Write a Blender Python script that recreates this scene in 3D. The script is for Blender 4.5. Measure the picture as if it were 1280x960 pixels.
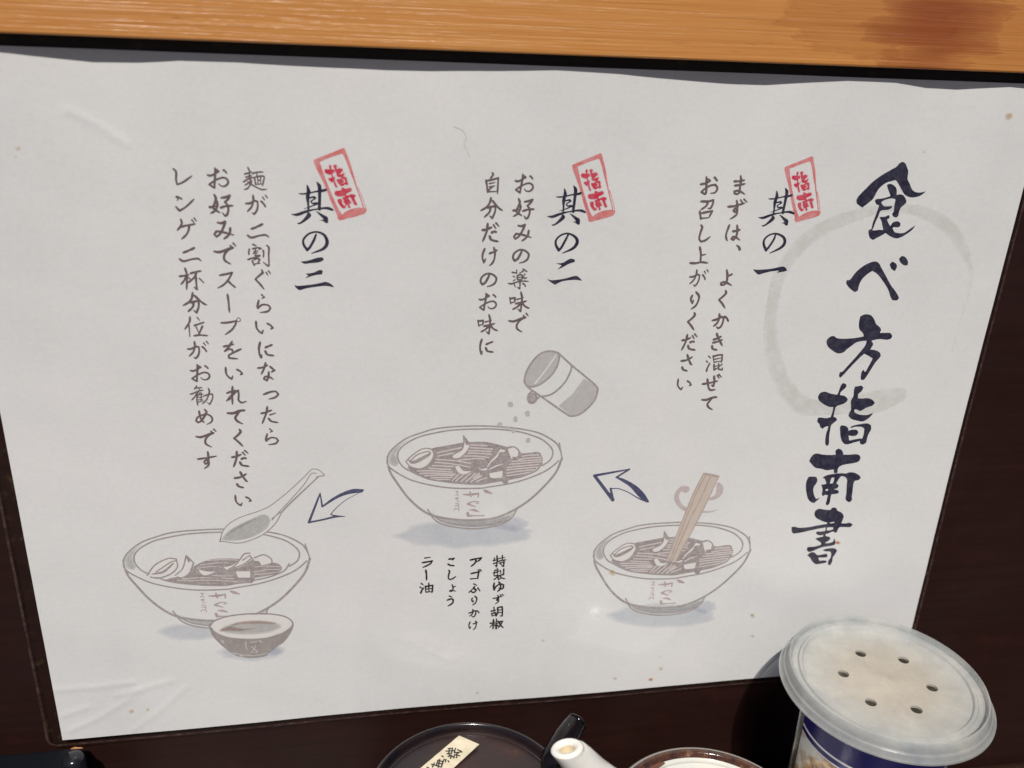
import bpy, bmesh, math, random
import numpy as np
from mathutils import Vector, Matrix
random.seed(7); RNG = np.random.default_rng(11)
D = bpy.data; SC = bpy.context.scene
for o in list(D.objects): D.objects.remove(o)
COL = SC.collection

# ------------------------------------------------------------------ camera, world, sun, exposure
CAM_H = 0.275                    # height of the lens over the table top (m)
WALL = 0.24025                   # distance from the lens to the wall (m)
FOC = 1098.2                     # focal length in pixels of a 1280 px wide frame
def _basis():
    ray = lambda p: np.array([(p[0]-640)/FOC, -(p[1]-480)/FOC, -1.0])
    X = ray((7048, 318)); X /= np.linalg.norm(X)
    Z = -ray((520, 3178)); Z /= np.linalg.norm(Z)
    Z -= X*Z.dot(X); Z /= np.linalg.norm(Z)
    return np.array([X, np.cross(Z, X), Z])
RB = _basis()                    # rows: world axes seen from the camera
cam_d = D.cameras.new('camera'); cam = D.objects.new('camera', cam_d); COL.objects.link(cam)
cam_d.sensor_width = 36; cam_d.lens = 36*FOC/1280
cam_d.clip_start = 0.005; cam_d.clip_end = 200
cam_d.dof.use_dof = True; cam_d.dof.focus_distance = 0.27; cam_d.dof.aperture_fstop = 13
M4 = Matrix([[RB[0][0], RB[0][1], RB[0][2], 0], [RB[1][0], RB[1][1], RB[1][2], 0],
             [RB[2][0], RB[2][1], RB[2][2], CAM_H], [0, 0, 0, 1]])
cam.matrix_world = M4
SC.camera = cam
SUN = Vector((-0.17, -1.0, 1.45)).normalized()     # towards the sun
w = D.worlds.new('World'); SC.world = w; w.use_nodes = True
nt = w.node_tree; bg = nt.nodes['Background']; bg.inputs['Strength'].default_value = 0.05
sky = nt.nodes.new('ShaderNodeTexSky'); sky.sky_type = 'NISHITA'; sky.sun_disc = False; sky.air_density = .5; sky.dust_density = 1.2; sky.ozone_density = 0
sky.sun_elevation = math.asin(SUN.z); sky.sun_rotation = math.atan2(SUN.x, SUN.y)
nt.links.new(sky.outputs[0], bg.inputs['Color'])
sd = D.lights.new('sun', 'SUN'); sd.energy = 4.9; sd.angle = math.radians(0.55); sd.color = (1.0, 0.95, 0.89)
so = D.objects.new('sun', sd); COL.objects.link(so)
so.rotation_euler = SUN.to_track_quat('Z', 'Y').to_euler()
SC.view_settings.view_transform = 'Standard'; SC.view_settings.look = 'None'
SC.view_settings.exposure = -0.20; SC.view_settings.gamma = 1.0
SC.render.engine = 'CYCLES'

# ------------------------------------------------------------------ helpers
def thing(name, label, cat, loc=(0, 0, 0), group=None):
    o = D.objects.new(name, None); COL.objects.link(o); o.location = loc
    o.empty_display_size = 0.01
    o['label'] = label; o['category'] = cat
    if group: o['group'] = group
    return o
def link(name, me, mat, parent=None, label=None, smooth=False):
    o = D.objects.new(name, me); COL.objects.link(o)
    if mat is not None and not me.materials: me.materials.append(mat)
    if parent is not None:
        o.parent = parent
        if parent.type == 'EMPTY': o.matrix_parent_inverse = Matrix.Translation(-Vector(parent.location))
    if label: o['label'] = label
    if smooth: me.shade_smooth()
    return o
def bm_obj(name, bm, mat, parent=None, label=None, smooth=False):
    me = D.meshes.new(name); bm.to_mesh(me); bm.free()
    return link(name, me, mat, parent, label, smooth)
def pixray(px, py):
    d = np.stack([(np.asarray(px, float)-640)/FOC, -(np.asarray(py, float)-480)/FOC, -np.ones_like(np.asarray(px, float))], 0)
    return RB @ d.reshape(3, -1)
def at(px, py, off):             # world point seen there, 'off' metres in front of the wall
    d = pixray(px, py)[:, 0]; t = (WALL-off)/d[1]
    return Vector((d[0]*t, d[1]*t, d[2]*t + CAM_H))

def mat(name, col=(.5, .5, .5), rough=.5, **kw):
    m = D.materials.new(name); m.use_nodes = True
    b = m.node_tree.nodes['Principled BSDF']
    b.inputs['Base Color'].default_value = (*col, 1); b.inputs['Roughness'].default_value = rough
    for k, v in kw.items(): b.inputs[k.replace('_', ' ')].default_value = v
    return m, m.node_tree, b
def nd(nt, typ, **kw):
    n = nt.nodes.new(typ)
    for k, v in kw.items(): setattr(n, k, v)
    return n
def noise(nt, scale, detail=4, rough=.5, vec=None, dist=0):
    n = nd(nt, 'ShaderNodeTexNoise'); n.inputs['Scale'].default_value = scale
    n.inputs['Detail'].default_value = detail; n.inputs['Roughness'].default_value = rough
    n.inputs['Distortion'].default_value = dist
    if vec is not None: nt.links.new(vec, n.inputs['Vector'])
    return n.outputs['Fac']
def ramp(nt, fac, stops):
    r = nd(nt, 'ShaderNodeValToRGB'); e = r.color_ramp.elements
    while len(e) < len(stops): e.new(0.5)
    for i, (p, c) in enumerate(stops):
        e[i].position = p; e[i].color = (*c, 1) if len(c) == 3 else c
    nt.links.new(fac, r.inputs[0]); return r.outputs[0]
def mixc(nt, fac, a, b, mode='MIX'):
    m = nd(nt, 'ShaderNodeMix', data_type='RGBA', blend_type=mode)
    for s, v in ((m.inputs[0], fac), (m.inputs[6], a), (m.inputs[7], b)):
        if isinstance(v, (int, float)): s.default_value = v
        elif isinstance(v, tuple): s.default_value = (*v, 1)
        else: nt.links.new(v, s)
    return m.outputs[2]
def mth(nt, op, a, b=0.0, clamp=False):
    m = nd(nt, 'ShaderNodeMath', operation=op, use_clamp=clamp)
    for s, v in ((m.inputs[0], a), (m.inputs[1], b)):
        if isinstance(v, (int, float)): s.default_value = v
        else: nt.links.new(v, s)
    return m.outputs[0]
def mapping(nt, scale=(1, 1, 1), rot=(0, 0, 0), loc=(0, 0, 0)):
    tc = nd(nt, 'ShaderNodeTexCoord'); mp = nd(nt, 'ShaderNodeMapping')
    mp.inputs['Scale'].default_value = scale; mp.inputs['Rotation'].default_value = rot
    mp.inputs['Location'].default_value = loc
    nt.links.new(tc.outputs['Object'], mp.inputs[0]); return mp.outputs[0]
def bump(nt, b, h, strength=.3, dist=.001, sock='Normal'):
    n = nd(nt, 'ShaderNodeBump'); n.inputs['Strength'].default_value = strength
    n.inputs['Distance'].default_value = dist; nt.links.new(h, n.inputs['Height'])
    nt.links.new(n.outputs[0], b.inputs[sock]); return n

# ------------------------------------------------------------------ the sheet's gentle waves (x right, z up, millimetres from the lens)
WX = np.array([-110, -96, -80, -62, -52, -42, -28, -5, 8, 20, 36, 52, 70, 88, 100, 112, 125, 135, 150, 160, 170, 186, 196, 215], float)
WV = np.array([.2, .9, .3, -.9, -.5, .4, .3, -.7, -1.0, -.9, -.2, .8, .9, 0, -.6, -.9, .0, .6, .3, -.7, -.8, .8, .6, -.5])
CREASE = [[(72, 860), (118, 856), (169, 850)], [(90, 910), (125, 894), (160, 872), (175, 860)],
          [(169, 909), (200, 886), (233, 856)], [(80, 892), (110, 881)], [(150, 866), (190, 855), (216, 848)],
          [(85, 138), (115, 152), (158, 180)]]
def plane_mm(px, py, off=0.6):
    d = pixray(px, py); t = (WALL*1000-off)/d[1]
    return d[0]*t, d[2]*t
_cr = [np.array([[float(c[0]) for c in plane_mm([p[0]], [p[1]])] for p in L]) for L in CREASE]
def bulge(x, z):
    x = np.asarray(x, float); z = np.asarray(z, float)
    top = np.clip((z+9.5)/-60, 0, 1)
    f = 0.75*np.interp(x, WX, WV)*(1-top)**2
    f = f + 0.36*np.sin(x*.047+z*.013+.8)*np.cos(z*.031+.3*np.sin(x*.02)) + .05*np.sin(x*.16+z*.11)*np.sin(z*.14-x*.05)
    cx = np.abs((x-50.7)/148.5)
    f = f + 0.95*np.clip(cx, 0, 1.2)**2*np.clip((-z-120)/100, 0, 1.1)**1.5 + .5
    for L in _cr:
        dm = np.full(x.shape, 1e9)
        for a, b in zip(L[:-1], L[1:]):
            ab = b-a; t = np.clip(((x-a[0])*ab[0]+(z-a[1])*ab[1])/(ab@ab), 0, 1)
            dm = np.minimum(dm, (x-a[0]-t*ab[0])**2+(z-a[1]-t*ab[1])**2)
        f = f + 0.11*np.exp(-dm/(2*.75**2))
    return f
def rect(px, py):                # photograph -> millimetres on the waving sheet
    px = np.asarray(px, float); py = np.asarray(py, float); off = np.full(px.shape, .9)
    for _ in range(3):
        x, z = plane_mm(px, py, off); off = .35+bulge(x, z)
    return np.stack([x, z], -1)

# ------------------------------------------------------------------ print: strokes and outlines -> flat meshes
def catmull(P, closed, per=6, ang=62):
    P = np.asarray(P, float); n = len(P)
    if n < 3: return P
    corner = np.zeros(n, bool)
    for i in range(n):
        if not closed and i in (0, n-1): corner[i] = True; continue
        a = P[i][:2]-P[i-1][:2]; b = P[(i+1) % n][:2]-P[i][:2]
        c = a@b/(np.linalg.norm(a)*np.linalg.norm(b)+1e-9)
        corner[i] = math.degrees(math.acos(max(-1, min(1, c)))) > ang
    out = []; m = n if closed else n-1
    for i in range(m):
        p1, p2 = P[i], P[(i+1) % n]
        p0 = P[i-1] if not corner[i] else 2*p1-p2
        p3 = P[(i+2) % n] if not corner[(i+1) % n] else 2*p2-p1
        if not closed and i+2 > n-1: p3 = 2*p2-p1
        for k in range(per):
            t = k/per
            out.append(.5*(2*p1+(p2-p0)*t+(2*p0-5*p1+4*p2-p3)*t*t+(3*p1-p0-3*p2+p3)*t**3))
    if not closed: out.append(P[-1])
    return np.array(out)
class Z:                          # one enlarged view of the photograph that was traced
    def __init__(s, x0, y0, sc): s.x0, s.y0, s.sc = x0, y0, sc
def parse(s):
    return [[[float(v) for v in p.split(',')] for p in st.split()] for st in s.split(';') if st.strip()]
PROF_T = [0, .1, .5, .85, 1]; PROF_W = [.8, 1.12, .84, .98, .5]
def strokes(zm, s, w=2.1, prof=True, per=6, ang=62):
    out = []
    for st in parse(s):
        P = np.array([[p[0]/zm.sc+zm.x0, p[1]/zm.sc+zm.y0, (p[2]/zm.sc if len(p) > 2 else w)] for p in st])
        explicit = any(len(p) > 2 for p in st)
        P = catmull(P, False, per, ang)
        xy = rect(P[:, 0], P[:, 1]); k = np.hypot(*(rect(P[:, 0]+1, P[:, 1])-rect(P[:, 0], P[:, 1])).T)
        L = np.r_[0, np.cumsum(np.hypot(*np.diff(xy, axis=0).T))]; t = L/max(L[-1], 1e-6)
        ww = P[:, 2]*k*1.34
        if prof and not explicit: ww = ww*np.interp(t, PROF_T, PROF_W)
        out.append(('s', np.c_[xy, ww/2], 1))
    return out
def polys(zm, s, sign=1, per=5, ang=55):
    out = []
    for st in parse(s):
        P = catmull(np.array([[p[0]/zm.sc+zm.x0, p[1]/zm.sc+zm.y0] for p in st]), True, per, ang)
        out.append(('p', rect(P[:, 0], P[:, 1]), sign))
    return out
def bbox(sh):
    lo = np.min([s[1][:, :2].min(0) for s in sh], 0); hi = np.max([s[1][:, :2].max(0) for s in sh], 0)
    return lo, hi
def moved(sh, A, c0, c1):         # affine about c0, landing on c1
    A = np.asarray(A, float); out = []
    for k, P, sg in sh:
        Q = P.copy(); Q[:, :2] = (P[:, :2]-c0)@A.T+c1
        if k == 's': Q[:, 2] = P[:, 2]*math.sqrt(abs(np.linalg.det(A)))
        out.append((k, Q, sg))
    return out
def field(sh, cell):
    lo, hi = bbox(sh); lo = lo-1.5; hi = hi+1.5
    nx, nz = (np.ceil((hi-lo)/cell)).astype(int)+1
    F = np.full((nz, nx), -9.0)
    for k, P, sg in sh:
        if k == 's':
            segs = [(P[i], P[i+1]) for i in range(len(P)-1)] if len(P) > 1 else [(P[0], P[0])]
            for a, b in segs:
                r = max(a[2], b[2])+2.5*cell
                i0 = max(int((min(a[0], b[0])-r-lo[0])/cell), 0); i1 = min(int((max(a[0], b[0])+r-lo[0])/cell)+2, nx)
                j0 = max(int((min(a[1], b[1])-r-lo[1])/cell), 0); j1 = min(int((max(a[1], b[1])+r-lo[1])/cell)+2, nz)
                X = lo[0]+np.arange(i0, i1)*cell; Y = (lo[1]+np.arange(j0, j1)*cell)[:, None]
                ab = b[:2]-a[:2]; q = ab@ab+1e-9
                t = np.clip(((X-a[0])*ab[0]+(Y-a[1])*ab[1])/q, 0, 1)
                d = a[2]+(b[2]-a[2])*t-np.sqrt((X-a[0]-t*ab[0])**2+(Y-a[1]-t*ab[1])**2)
                F[j0:j1, i0:i1] = np.maximum(F[j0:j1, i0:i1], d)
        else:
            r = 3*cell; l2 = P.min(0)-r; h2 = P.max(0)+r
            i0, j0 = np.maximum(((l2-lo)/cell).astype(int), 0); i1, j1 = np.minimum(((h2-lo)/cell).astype(int)+2, (nx, nz))
            X, Y = np.meshgrid(lo[0]+np.arange(i0, i1)*cell, lo[1]+np.arange(j0, j1)*cell)
            dm = np.full(X.shape, 1e9); ins = np.zeros(X.shape, bool)
            for a, b in zip(P, np.roll(P, -1, 0)):
                ab = b-a; q = ab@ab+1e-12
                t = np.clip(((X-a[0])*ab[0]+(Y-a[1])*ab[1])/q, 0, 1)
                dm = np.minimum(dm, (X-a[0]-t*ab[0])**2+(Y-a[1]-t*ab[1])**2)
                if a[1] != b[1]:
                    ins ^= ((a[1] > Y) != (b[1] > Y)) & (X < (b[0]-a[0])*(Y-a[1])/(b[1]-a[1])+a[0])
            d = np.sqrt(dm)*np.where(ins, 1, -1)
            S_ = F[j0:j1, i0:i1]
            F[j0:j1, i0:i1] = np.maximum(S_, d) if sg > 0 else np.minimum(S_, -d)
    return F, lo
CASES = {}
for c in range(1, 16):            # corners 0..3 ccw, edge points 4..7 (edge i between corner i and i+1)
    poly = []
    for i in range(4):
        ina = c >> i & 1; inb = c >> ((i+1) % 4) & 1
        if ina: poly.append(i)
        if ina != inb: poly.append(4+i)
    CASES[c] = poly
def print_mesh(name, sh, material, parent, cell=.12, lift=.03, label=None, rough_edge=0.0, fade=None, kind=None, grow=0.0):
    F, lo = field(sh, cell); F = F+grow
    if rough_edge:
        nz, nx = F.shape
        n = RNG.normal(size=(nz//3+3, nx//3+3)); n = n.repeat(3, 0).repeat(3, 1)[:nz, :nx]
        F = F+n*rough_edge
    F = np.where(np.abs(F) < 1e-4, 1e-4, F)
    s = F > 0
    code = s[:-1, :-1]*1+s[:-1, 1:]*2+s[1:, 1:]*4+s[1:, :-1]*8
    V = []; faces = []; base = 0; FV = []
    full = code == 15
    for j in np.nonzero(full.any(1))[0]:
        row = full[j].astype(int); dif = np.diff(np.r_[0, row, 0]); st = np.nonzero(dif == 1)[0]; en = np.nonzero(dif == -1)[0]
        for a, b in zip(st, en):
            k = a
            while k < b:
                e = min(k+6, b)
                V += [(k, j), (e, j), (e, j+1), (k, j+1)]; FV += [F[j, k], F[j, e], F[j+1, e], F[j+1, k]]
                faces.append((base, base+1, base+2, base+3)); base += 4; k = e
    OX = np.array([0, 1, 1, 0]); OY = np.array([0, 0, 1, 1])
    for c, poly in CASES.items():
        if c == 15: continue
        J, I = np.nonzero(code == c)
        if not len(J): continue
        pts = []
        for v in poly:
            if v < 4: pts.append(np.c_[I+OX[v], J+OY[v]].astype(float))
            else:
                a = v-4; b = (a+1) % 4
                fa = F[J+OY[a], I+OX[a]]; fb = F[J+OY[b], I+OX[b]]
                t = np.clip(fa/(fa-fb), .02, .98)
                pts.append(np.c_[I+OX[a]+(OX[b]-OX[a])*t, J+OY[a]+(OY[b]-OY[a])*t])
        n = len(poly); arr = np.stack(pts, 1).reshape(-1, 2)
        V += [tuple(q) for q in arr]; FV += [0.0]*len(arr)
        for k in range(len(J)): faces.append(tuple(range(base+k*n, base+k*n+n)))
        base += len(arr)
    V = np.array(V, float)
    if not len(V): return None
    x = lo[0]+V[:, 0]*cell; z = lo[1]+V[:, 1]*cell
    y = WALL*1000-.35-bulge(x, z)-lift*.32
    co = np.c_[x, y, z+CAM_H*1000]/1000
    me = D.meshes.new(name); me.from_pydata(co.tolist(), [], faces)
    if fade:
        at_ = me.attributes.new('ink', 'FLOAT', 'POINT')
        at_.data.foreach_set('value', np.clip(np.array(FV)/fade, 0, 1).astype(np.float32))
    # outward normals towards the room
    o = link(name, me, material, parent, label)
    if kind: o['kind'] = kind
    return o

# ------------------------------------------------------------------ materials
PAPER = (.70, .70, .69)
def paper_color(nt):
    v = mapping(nt)
    a = noise(nt, 55, 5, .6, v); b = noise(nt, 900, 3, .6, v); c = noise(nt, 14, 3, .5, v)
    v2 = mapping(nt, (120, 120, 1500)); f = noise(nt, 1, 3, .6, v2)
    col = ramp(nt, a, [(.3, (.665, .67, .665)), (.7, (.725, .72, .715))])
    col = mixc(nt, .35, col, ramp(nt, c, [(.35, (.65, .665, .66)), (.65, (.735, .72, .72))]))
    col = mixc(nt, .28, col, ramp(nt, b, [(.3, (.62, .625, .62)), (.7, (.76, .755, .75))]))
    col = mixc(nt, .05, col, ramp(nt, f, [(.35, (.62, .61, .60)), (.65, (.82, .81, .80))]))
    return col, b
def film_coat(nt, b, h=None, strength=.12):
    b.inputs['Coat Weight'].default_value = 1.0; b.inputs['Coat Roughness'].default_value = .045
    b.inputs['Coat IOR'].default_value = 1.5; b.inputs['Roughness'].default_value = .6
    b.inputs['Specular IOR Level'].default_value = .2
    v = mapping(nt, (1, 1, .8)); n1 = noise(nt, 420, 3, .6, v, .4); n2 = noise(nt, 60, 2, .5, v)
    hh = mth(nt, 'ADD', mth(nt, 'MULTIPLY', n1, .25), n2)
    n = bump(nt, b, hh, .45, .0004, 'Coat Normal')
    nt.links.new(ramp(nt, noise(nt, 38, 4, .65, v, .8), [(.35, (.022,)*3), (.7, (.045,)*3)]), b.inputs['Coat Roughness'])
def ink(name, col, dens=1.0, soft=False, grain=.25, gscale=600):
    m, nt, b = mat(name, col)
    pc, fine = paper_color(nt)
    v = mapping(nt)
    g = noise(nt, gscale, 4, .7, v)
    d = mth(nt, 'MULTIPLY', ramp(nt, g, [(.25, (1-grain,)*3), (.6, (1, 1, 1))]), dens)
    if soft:
        a = nd(nt, 'ShaderNodeAttribute', attribute_name='ink'); d = mth(nt, 'MULTIPLY', d, a.outputs['Fac'])
    if soft: nt.links.new(d, b.inputs['Alpha'])
    else: nt.links.new(mixc(nt, d, pc, col), b.inputs['Base Color'])
    film_coat(nt, b)
    return m
m_paper, nt, b = mat('laminated_paper', PAPER)
pc, fine = paper_color(nt); nt.links.new(pc, b.inputs['Base Color']); film_coat(nt, b)
K_NAVY = ink('navy_brush_ink', (.020, .019, .042), 1, grain=.06)
K_TEXT = ink('mauve_print_ink', (.105, .068, .072), .97, grain=.12, gscale=1500)
K_BLACK = ink('black_print_ink', (.018, .014, .016), 1, grain=.05)
K_LINE = ink('warm_grey_line_ink', (.235, .19, .18), .84, grain=.35, gscale=900)
K_LINE_SOFT = ink('grey_green_line_ink', (.31, .29, .27), .75, grain=.4, gscale=900)
K_NOODLE = ink('noodle_ink', (.245, .195, .19), .88, grain=.4, gscale=900)
K_STRAND = ink('pale_strand_ink', (.62, .55, .54), .9, grain=.3)
K_WHITE = ink('topping_blank', (.72, .69, .67), .8, grain=.2)
K_GREY = ink('grey_wash', (.37, .365, .35), .42, soft=True, grain=.3)
K_GREYH = ink('grey_flat_wash', (.43, .41, .40), .85, grain=.25)
K_BLUE = ink('blue_wash', (.40, .46, .57), .27, soft=True, grain=.35, gscale=150)
K_BLUE2 = ink('deeper_blue_wash', (.34, .39, .54), .25, soft=True, grain=.3, gscale=150)
K_RED = ink('stamp_frame_red', (.61, .145, .145), .95, grain=.35, gscale=350)
K_RED2 = ink('stamp_letter_red', (.56, .035, .075), 1, grain=.15, gscale=500)
K_PINK = ink('stamp_halo_pink', (.78, .42, .40), .22, soft=True, grain=.3)
K_RING = ink('brush_ring_wash', (.50, .50, .42), .18, soft=True, grain=.85, gscale=170)
K_TAN = ink('chopstick_tan', (.52, .41, .33), .8, grain=.3)
K_STICK = ink('chopstick_brown', (.33, .23, .18), .75, grain=.3)
K_ARROW = ink('arrow_blue_ink', (.035, .040, .115), .96, grain=.1)
K_SWIRL = ink('swirl_mauve', (.42, .31, .30), .72, grain=.35)
K_DARKBOWL = ink('sauce_bowl_ink', (.25, .21, .20), .9, grain=.2)
K_SAUCE = ink('sauce_red_brown', (.33, .17, .13), .42, soft=True, grain=.2)
K_MARK = ink('shop_mark_red', (.35, .235, .225), .85, grain=.3)
K_STAIN = ink('yellow_food_stain', (.60, .42, .18), .5, soft=True, grain=.5)
K_STAIN2 = ink('orange_food_stain', (.55, .20, .06), .7, soft=True, grain=.3)
K_HAIR = ink('hair_mark', (.45, .42, .40), .5)
# ------------------------------------------------------------------ wall and table
def box(bm, x0, x1, y0, y1, z0, z1, bev=0, seg=2):
    v = [bm.verts.new(p) for p in ((x0, y0, z0), (x1, y0, z0), (x1, y1, z0), (x0, y1, z0), (x0, y0, z1), (x1, y0, z1), (x1, y1, z1), (x0, y1, z1))]
    fs = [bm.faces.new([v[i] for i in f]) for f in ((3, 2, 1, 0), (4, 5, 6, 7), (0, 1, 5, 4), (1, 2, 6, 5), (2, 3, 7, 6), (3, 0, 4, 7))]
    if bev:
        es = list({e for f in fs for e in f.edges})
        bmesh.ops.bevel(bm, geom=es, offset=bev, segments=seg, affect='EDGES', profile=.5)
m_wall, nt, b = mat('dark_lacquered_board', (.022, .010, .008), .32, Specular_IOR_Level=.3)
v = mapping(nt, (3, 3, 60)); g = noise(nt, 6, 5, .6, v, .3); sp_ = noise(nt, 160, 5, .8, mapping(nt))
c = ramp(nt, g, [(.3, (.016, .0058, .0045)), (.7, (.022, .0082, .0064))])
band = noise(nt, 45, 5, .75, mapping(nt, (1, 1, 1.6)))
c = mixc(nt, mth(nt, 'MULTIPLY', ramp(nt, band, [(.56, (0,)*3), (.72, (1,)*3)]), .22), c, (.06, .011, .009))
c = mixc(nt, mth(nt, 'MULTIPLY', ramp(nt, sp_, [(.70, (0,)*3), (.76, (1,)*3)]), .45), c, (.11, .07, .055))
nt.links.new(c, b.inputs['Base Color']); bump(nt, b, sp_, .12, .0005)
rr = ramp(nt, noise(nt, 30, 4, .6, mapping(nt)), [(.3, (.34,)*3), (.7, (.55,)*3)]); nt.links.new(rr, b.inputs['Roughness'])
bm = bmesh.new(); box(bm, -.55, .75, WALL+.0002, WALL+.02, -.02, .42)
wall = bm_obj('wall', bm, m_wall); wall['kind'] = 'structure'
m_tab, nt, b = mat('dark_table_wood', (.03, .015, .01), .4)
v = mapping(nt, (40, 3, 3)); g = noise(nt, 5, 5, .6, v, .5)
nt.links.new(ramp(nt, g, [(.3, (.020, .009, .007)), (.7, (.045, .022, .015))]), b.inputs['Base Color']); bump(nt, b, g, .15, .0006)
bm = bmesh.new(); box(bm, -.55, .75, -.6, WALL, -.03, 0, .003)
table = bm_obj('table', bm, m_tab); table['kind'] = 'structure'

# ------------------------------------------------------------------ pale wooden rail over the sheet
m_pine, nt, b = mat('varnished_pine', (.52, .27, .10), .38)
tc = nd(nt, 'ShaderNodeTexCoord')
def objmap(scale, rot=(0, 0, 0), loc=(0, 0, 0)):
    return mapping(nt, scale, rot, loc)
grain = noise(nt, 1, 6, .62, objmap((9, 60, 420), (0, .02, 0)), .6)
fine_g = noise(nt, 1, 5, .7, objmap((45, 200, 2600), (0, .02, 0)), .3)
blotch = noise(nt, 9, 3, .5, objmap((1, 1, 2)))
c = ramp(nt, grain, [(.25, (.53, .205, .044)), (.52, (.585, .25, .060)), (.78, (.63, .29, .078))])
c = mixc(nt, .24, c, ramp(nt, fine_g, [(.3, (.47, .19, .042)), (.68, (.66, .33, .10))]))
c = mixc(nt, mth(nt, 'MULTIPLY', ramp(nt, blotch, [(.35, (0,)*3), (.7, (1,)*3)]), .35), c, (.50, .185, .045))
# dark stain with feathered ends, two rings of it near the right end
def stain(cx, cz, rx, rz, c, amt, edge_only=False):
    # soaked-in stain, feathered along the grain
    mp = objmap((1/rx, 0, 1/rz), (0, 0, 0), (-cx/rx, 0, -cz/rz))
    ln = nd(nt, 'ShaderNodeVectorMath', operation='LENGTH'); nt.links.new(mp, ln.inputs[0])
    fj = noise(nt, 1, 4, .6, objmap((22, 40, 420), (0, 0, 0), (cx*9, 0, 0)))
    big = noise(nt, 60, 3, .6, objmap((1, 1, 2.0)))
    r = mth(nt, 'ADD', ln.outputs['Value'], mth(nt, 'MULTIPLY', mth(nt, 'SUBTRACT', fj, .5), 1.25))
    r = mth(nt, 'ADD', r, mth(nt, 'MULTIPLY', mth(nt, 'SUBTRACT', big, .5), .9))
    jf = noise(nt, 1, 4, .7, objmap((60, 200, 2400)))
    r = mth(nt, 'ADD', r, mth(nt, 'MULTIPLY', mth(nt, 'SUBTRACT', jf, .5), .55))
    f = ramp(nt, r, [(.2, (.9,)*3), (.62, (.68,)*3), (.82, (.42,)*3), (1.0, (.30,)*3), (1.07, (.0,)*3)]) if not edge_only else ramp(nt, r, [(.5, (.30,)*3), (.95, (.42,)*3), (.992, (1,)*3), (1.01, (0,)*3)])
    return mixc(nt, mth(nt, 'MULTIPLY', f, amt), c, (.24, .046, .010))
s1 = at(1172, 26, .004); s2 = at(1085, 22, .004); s3_ = at(1290, 10, .004)
c = stain(s1.x, s1.z, .0185, .021, c, .88)
c = stain(s2.x, s2.z, .024, .012, c, .42, True)
c = stain(s3_.x, s3_.z, .075, .034, c, .22)
# dark pores
por = noise(nt, 1, 2, .5, objmap((160, 300, 2200)))
c = mixc(nt, mth(nt, 'MULTIPLY', ramp(nt, por, [(.68, (0,)*3), (.75, (1,)*3)]), .5), c, (.25, .09, .03))
nt.links.new(c, b.inputs['Base Color'])
b.inputs['Coat Weight'].default_value = .6; b.inputs['Coat Roughness'].default_value = .28
wav = noise(nt, 1, 4, .6, objmap((14, 60, 900), (0, .02, 0)), .8)
bump(nt, b, wav, .3, .0005); bump(nt, b, wav, .6, .0009, 'Coat Normal')
PROT = .0044                     # how far the rail stands out from the wall
rail = thing('wooden_rail', 'pale varnished pine rail with a reddish stain, running along the wall above the sheet', 'wooden rail', (.05, WALL-PROT, CAM_H+.02))
zb = at(640, 66.5, PROT).z
bm = bmesh.new(); box(bm, -.55, .75, WALL-PROT, WALL-.0001, zb, zb+.06, .0005, 2)
link_me = bm_obj('rail_board', bm, m_pine, rail)
# ------------------------------------------------------------------ the laminated sheet
sheet = thing('instruction_sheet', 'white laminated sheet with Japanese brush lettering and noodle bowl drawings on the dark wall',
              'poster', (0.05, WALL, CAM_H-.115))
def sheet_mesh(name, x0, x1, z0, z1, step, dy, material):
    nx = int((x1-x0)/step); nz = int((z1-z0)/step)
    X, Y = np.meshgrid(np.linspace(x0, x1, nx+1), np.linspace(z0, z1, nz+1))
    y = WALL*1000-.35-bulge(X, Y)-dy
    co = np.stack([X, y, Y+CAM_H*1000], -1).reshape(-1, 3)/1000
    idx = np.arange((nx+1)*(nz+1)).reshape(nz+1, nx+1)
    f = np.stack([idx[:-1, :-1], idx[:-1, 1:], idx[1:, 1:], idx[1:, :-1]], -1).reshape(-1, 4)
    me = D.meshes.new(name); me.from_pydata(co.tolist(), [], f.tolist())
    return link(name, me, material, sheet, smooth=True)
paper = sheet_mesh('paper', -97.8, 199.2, -218.9, -9.2, .75, 0, m_paper)
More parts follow.
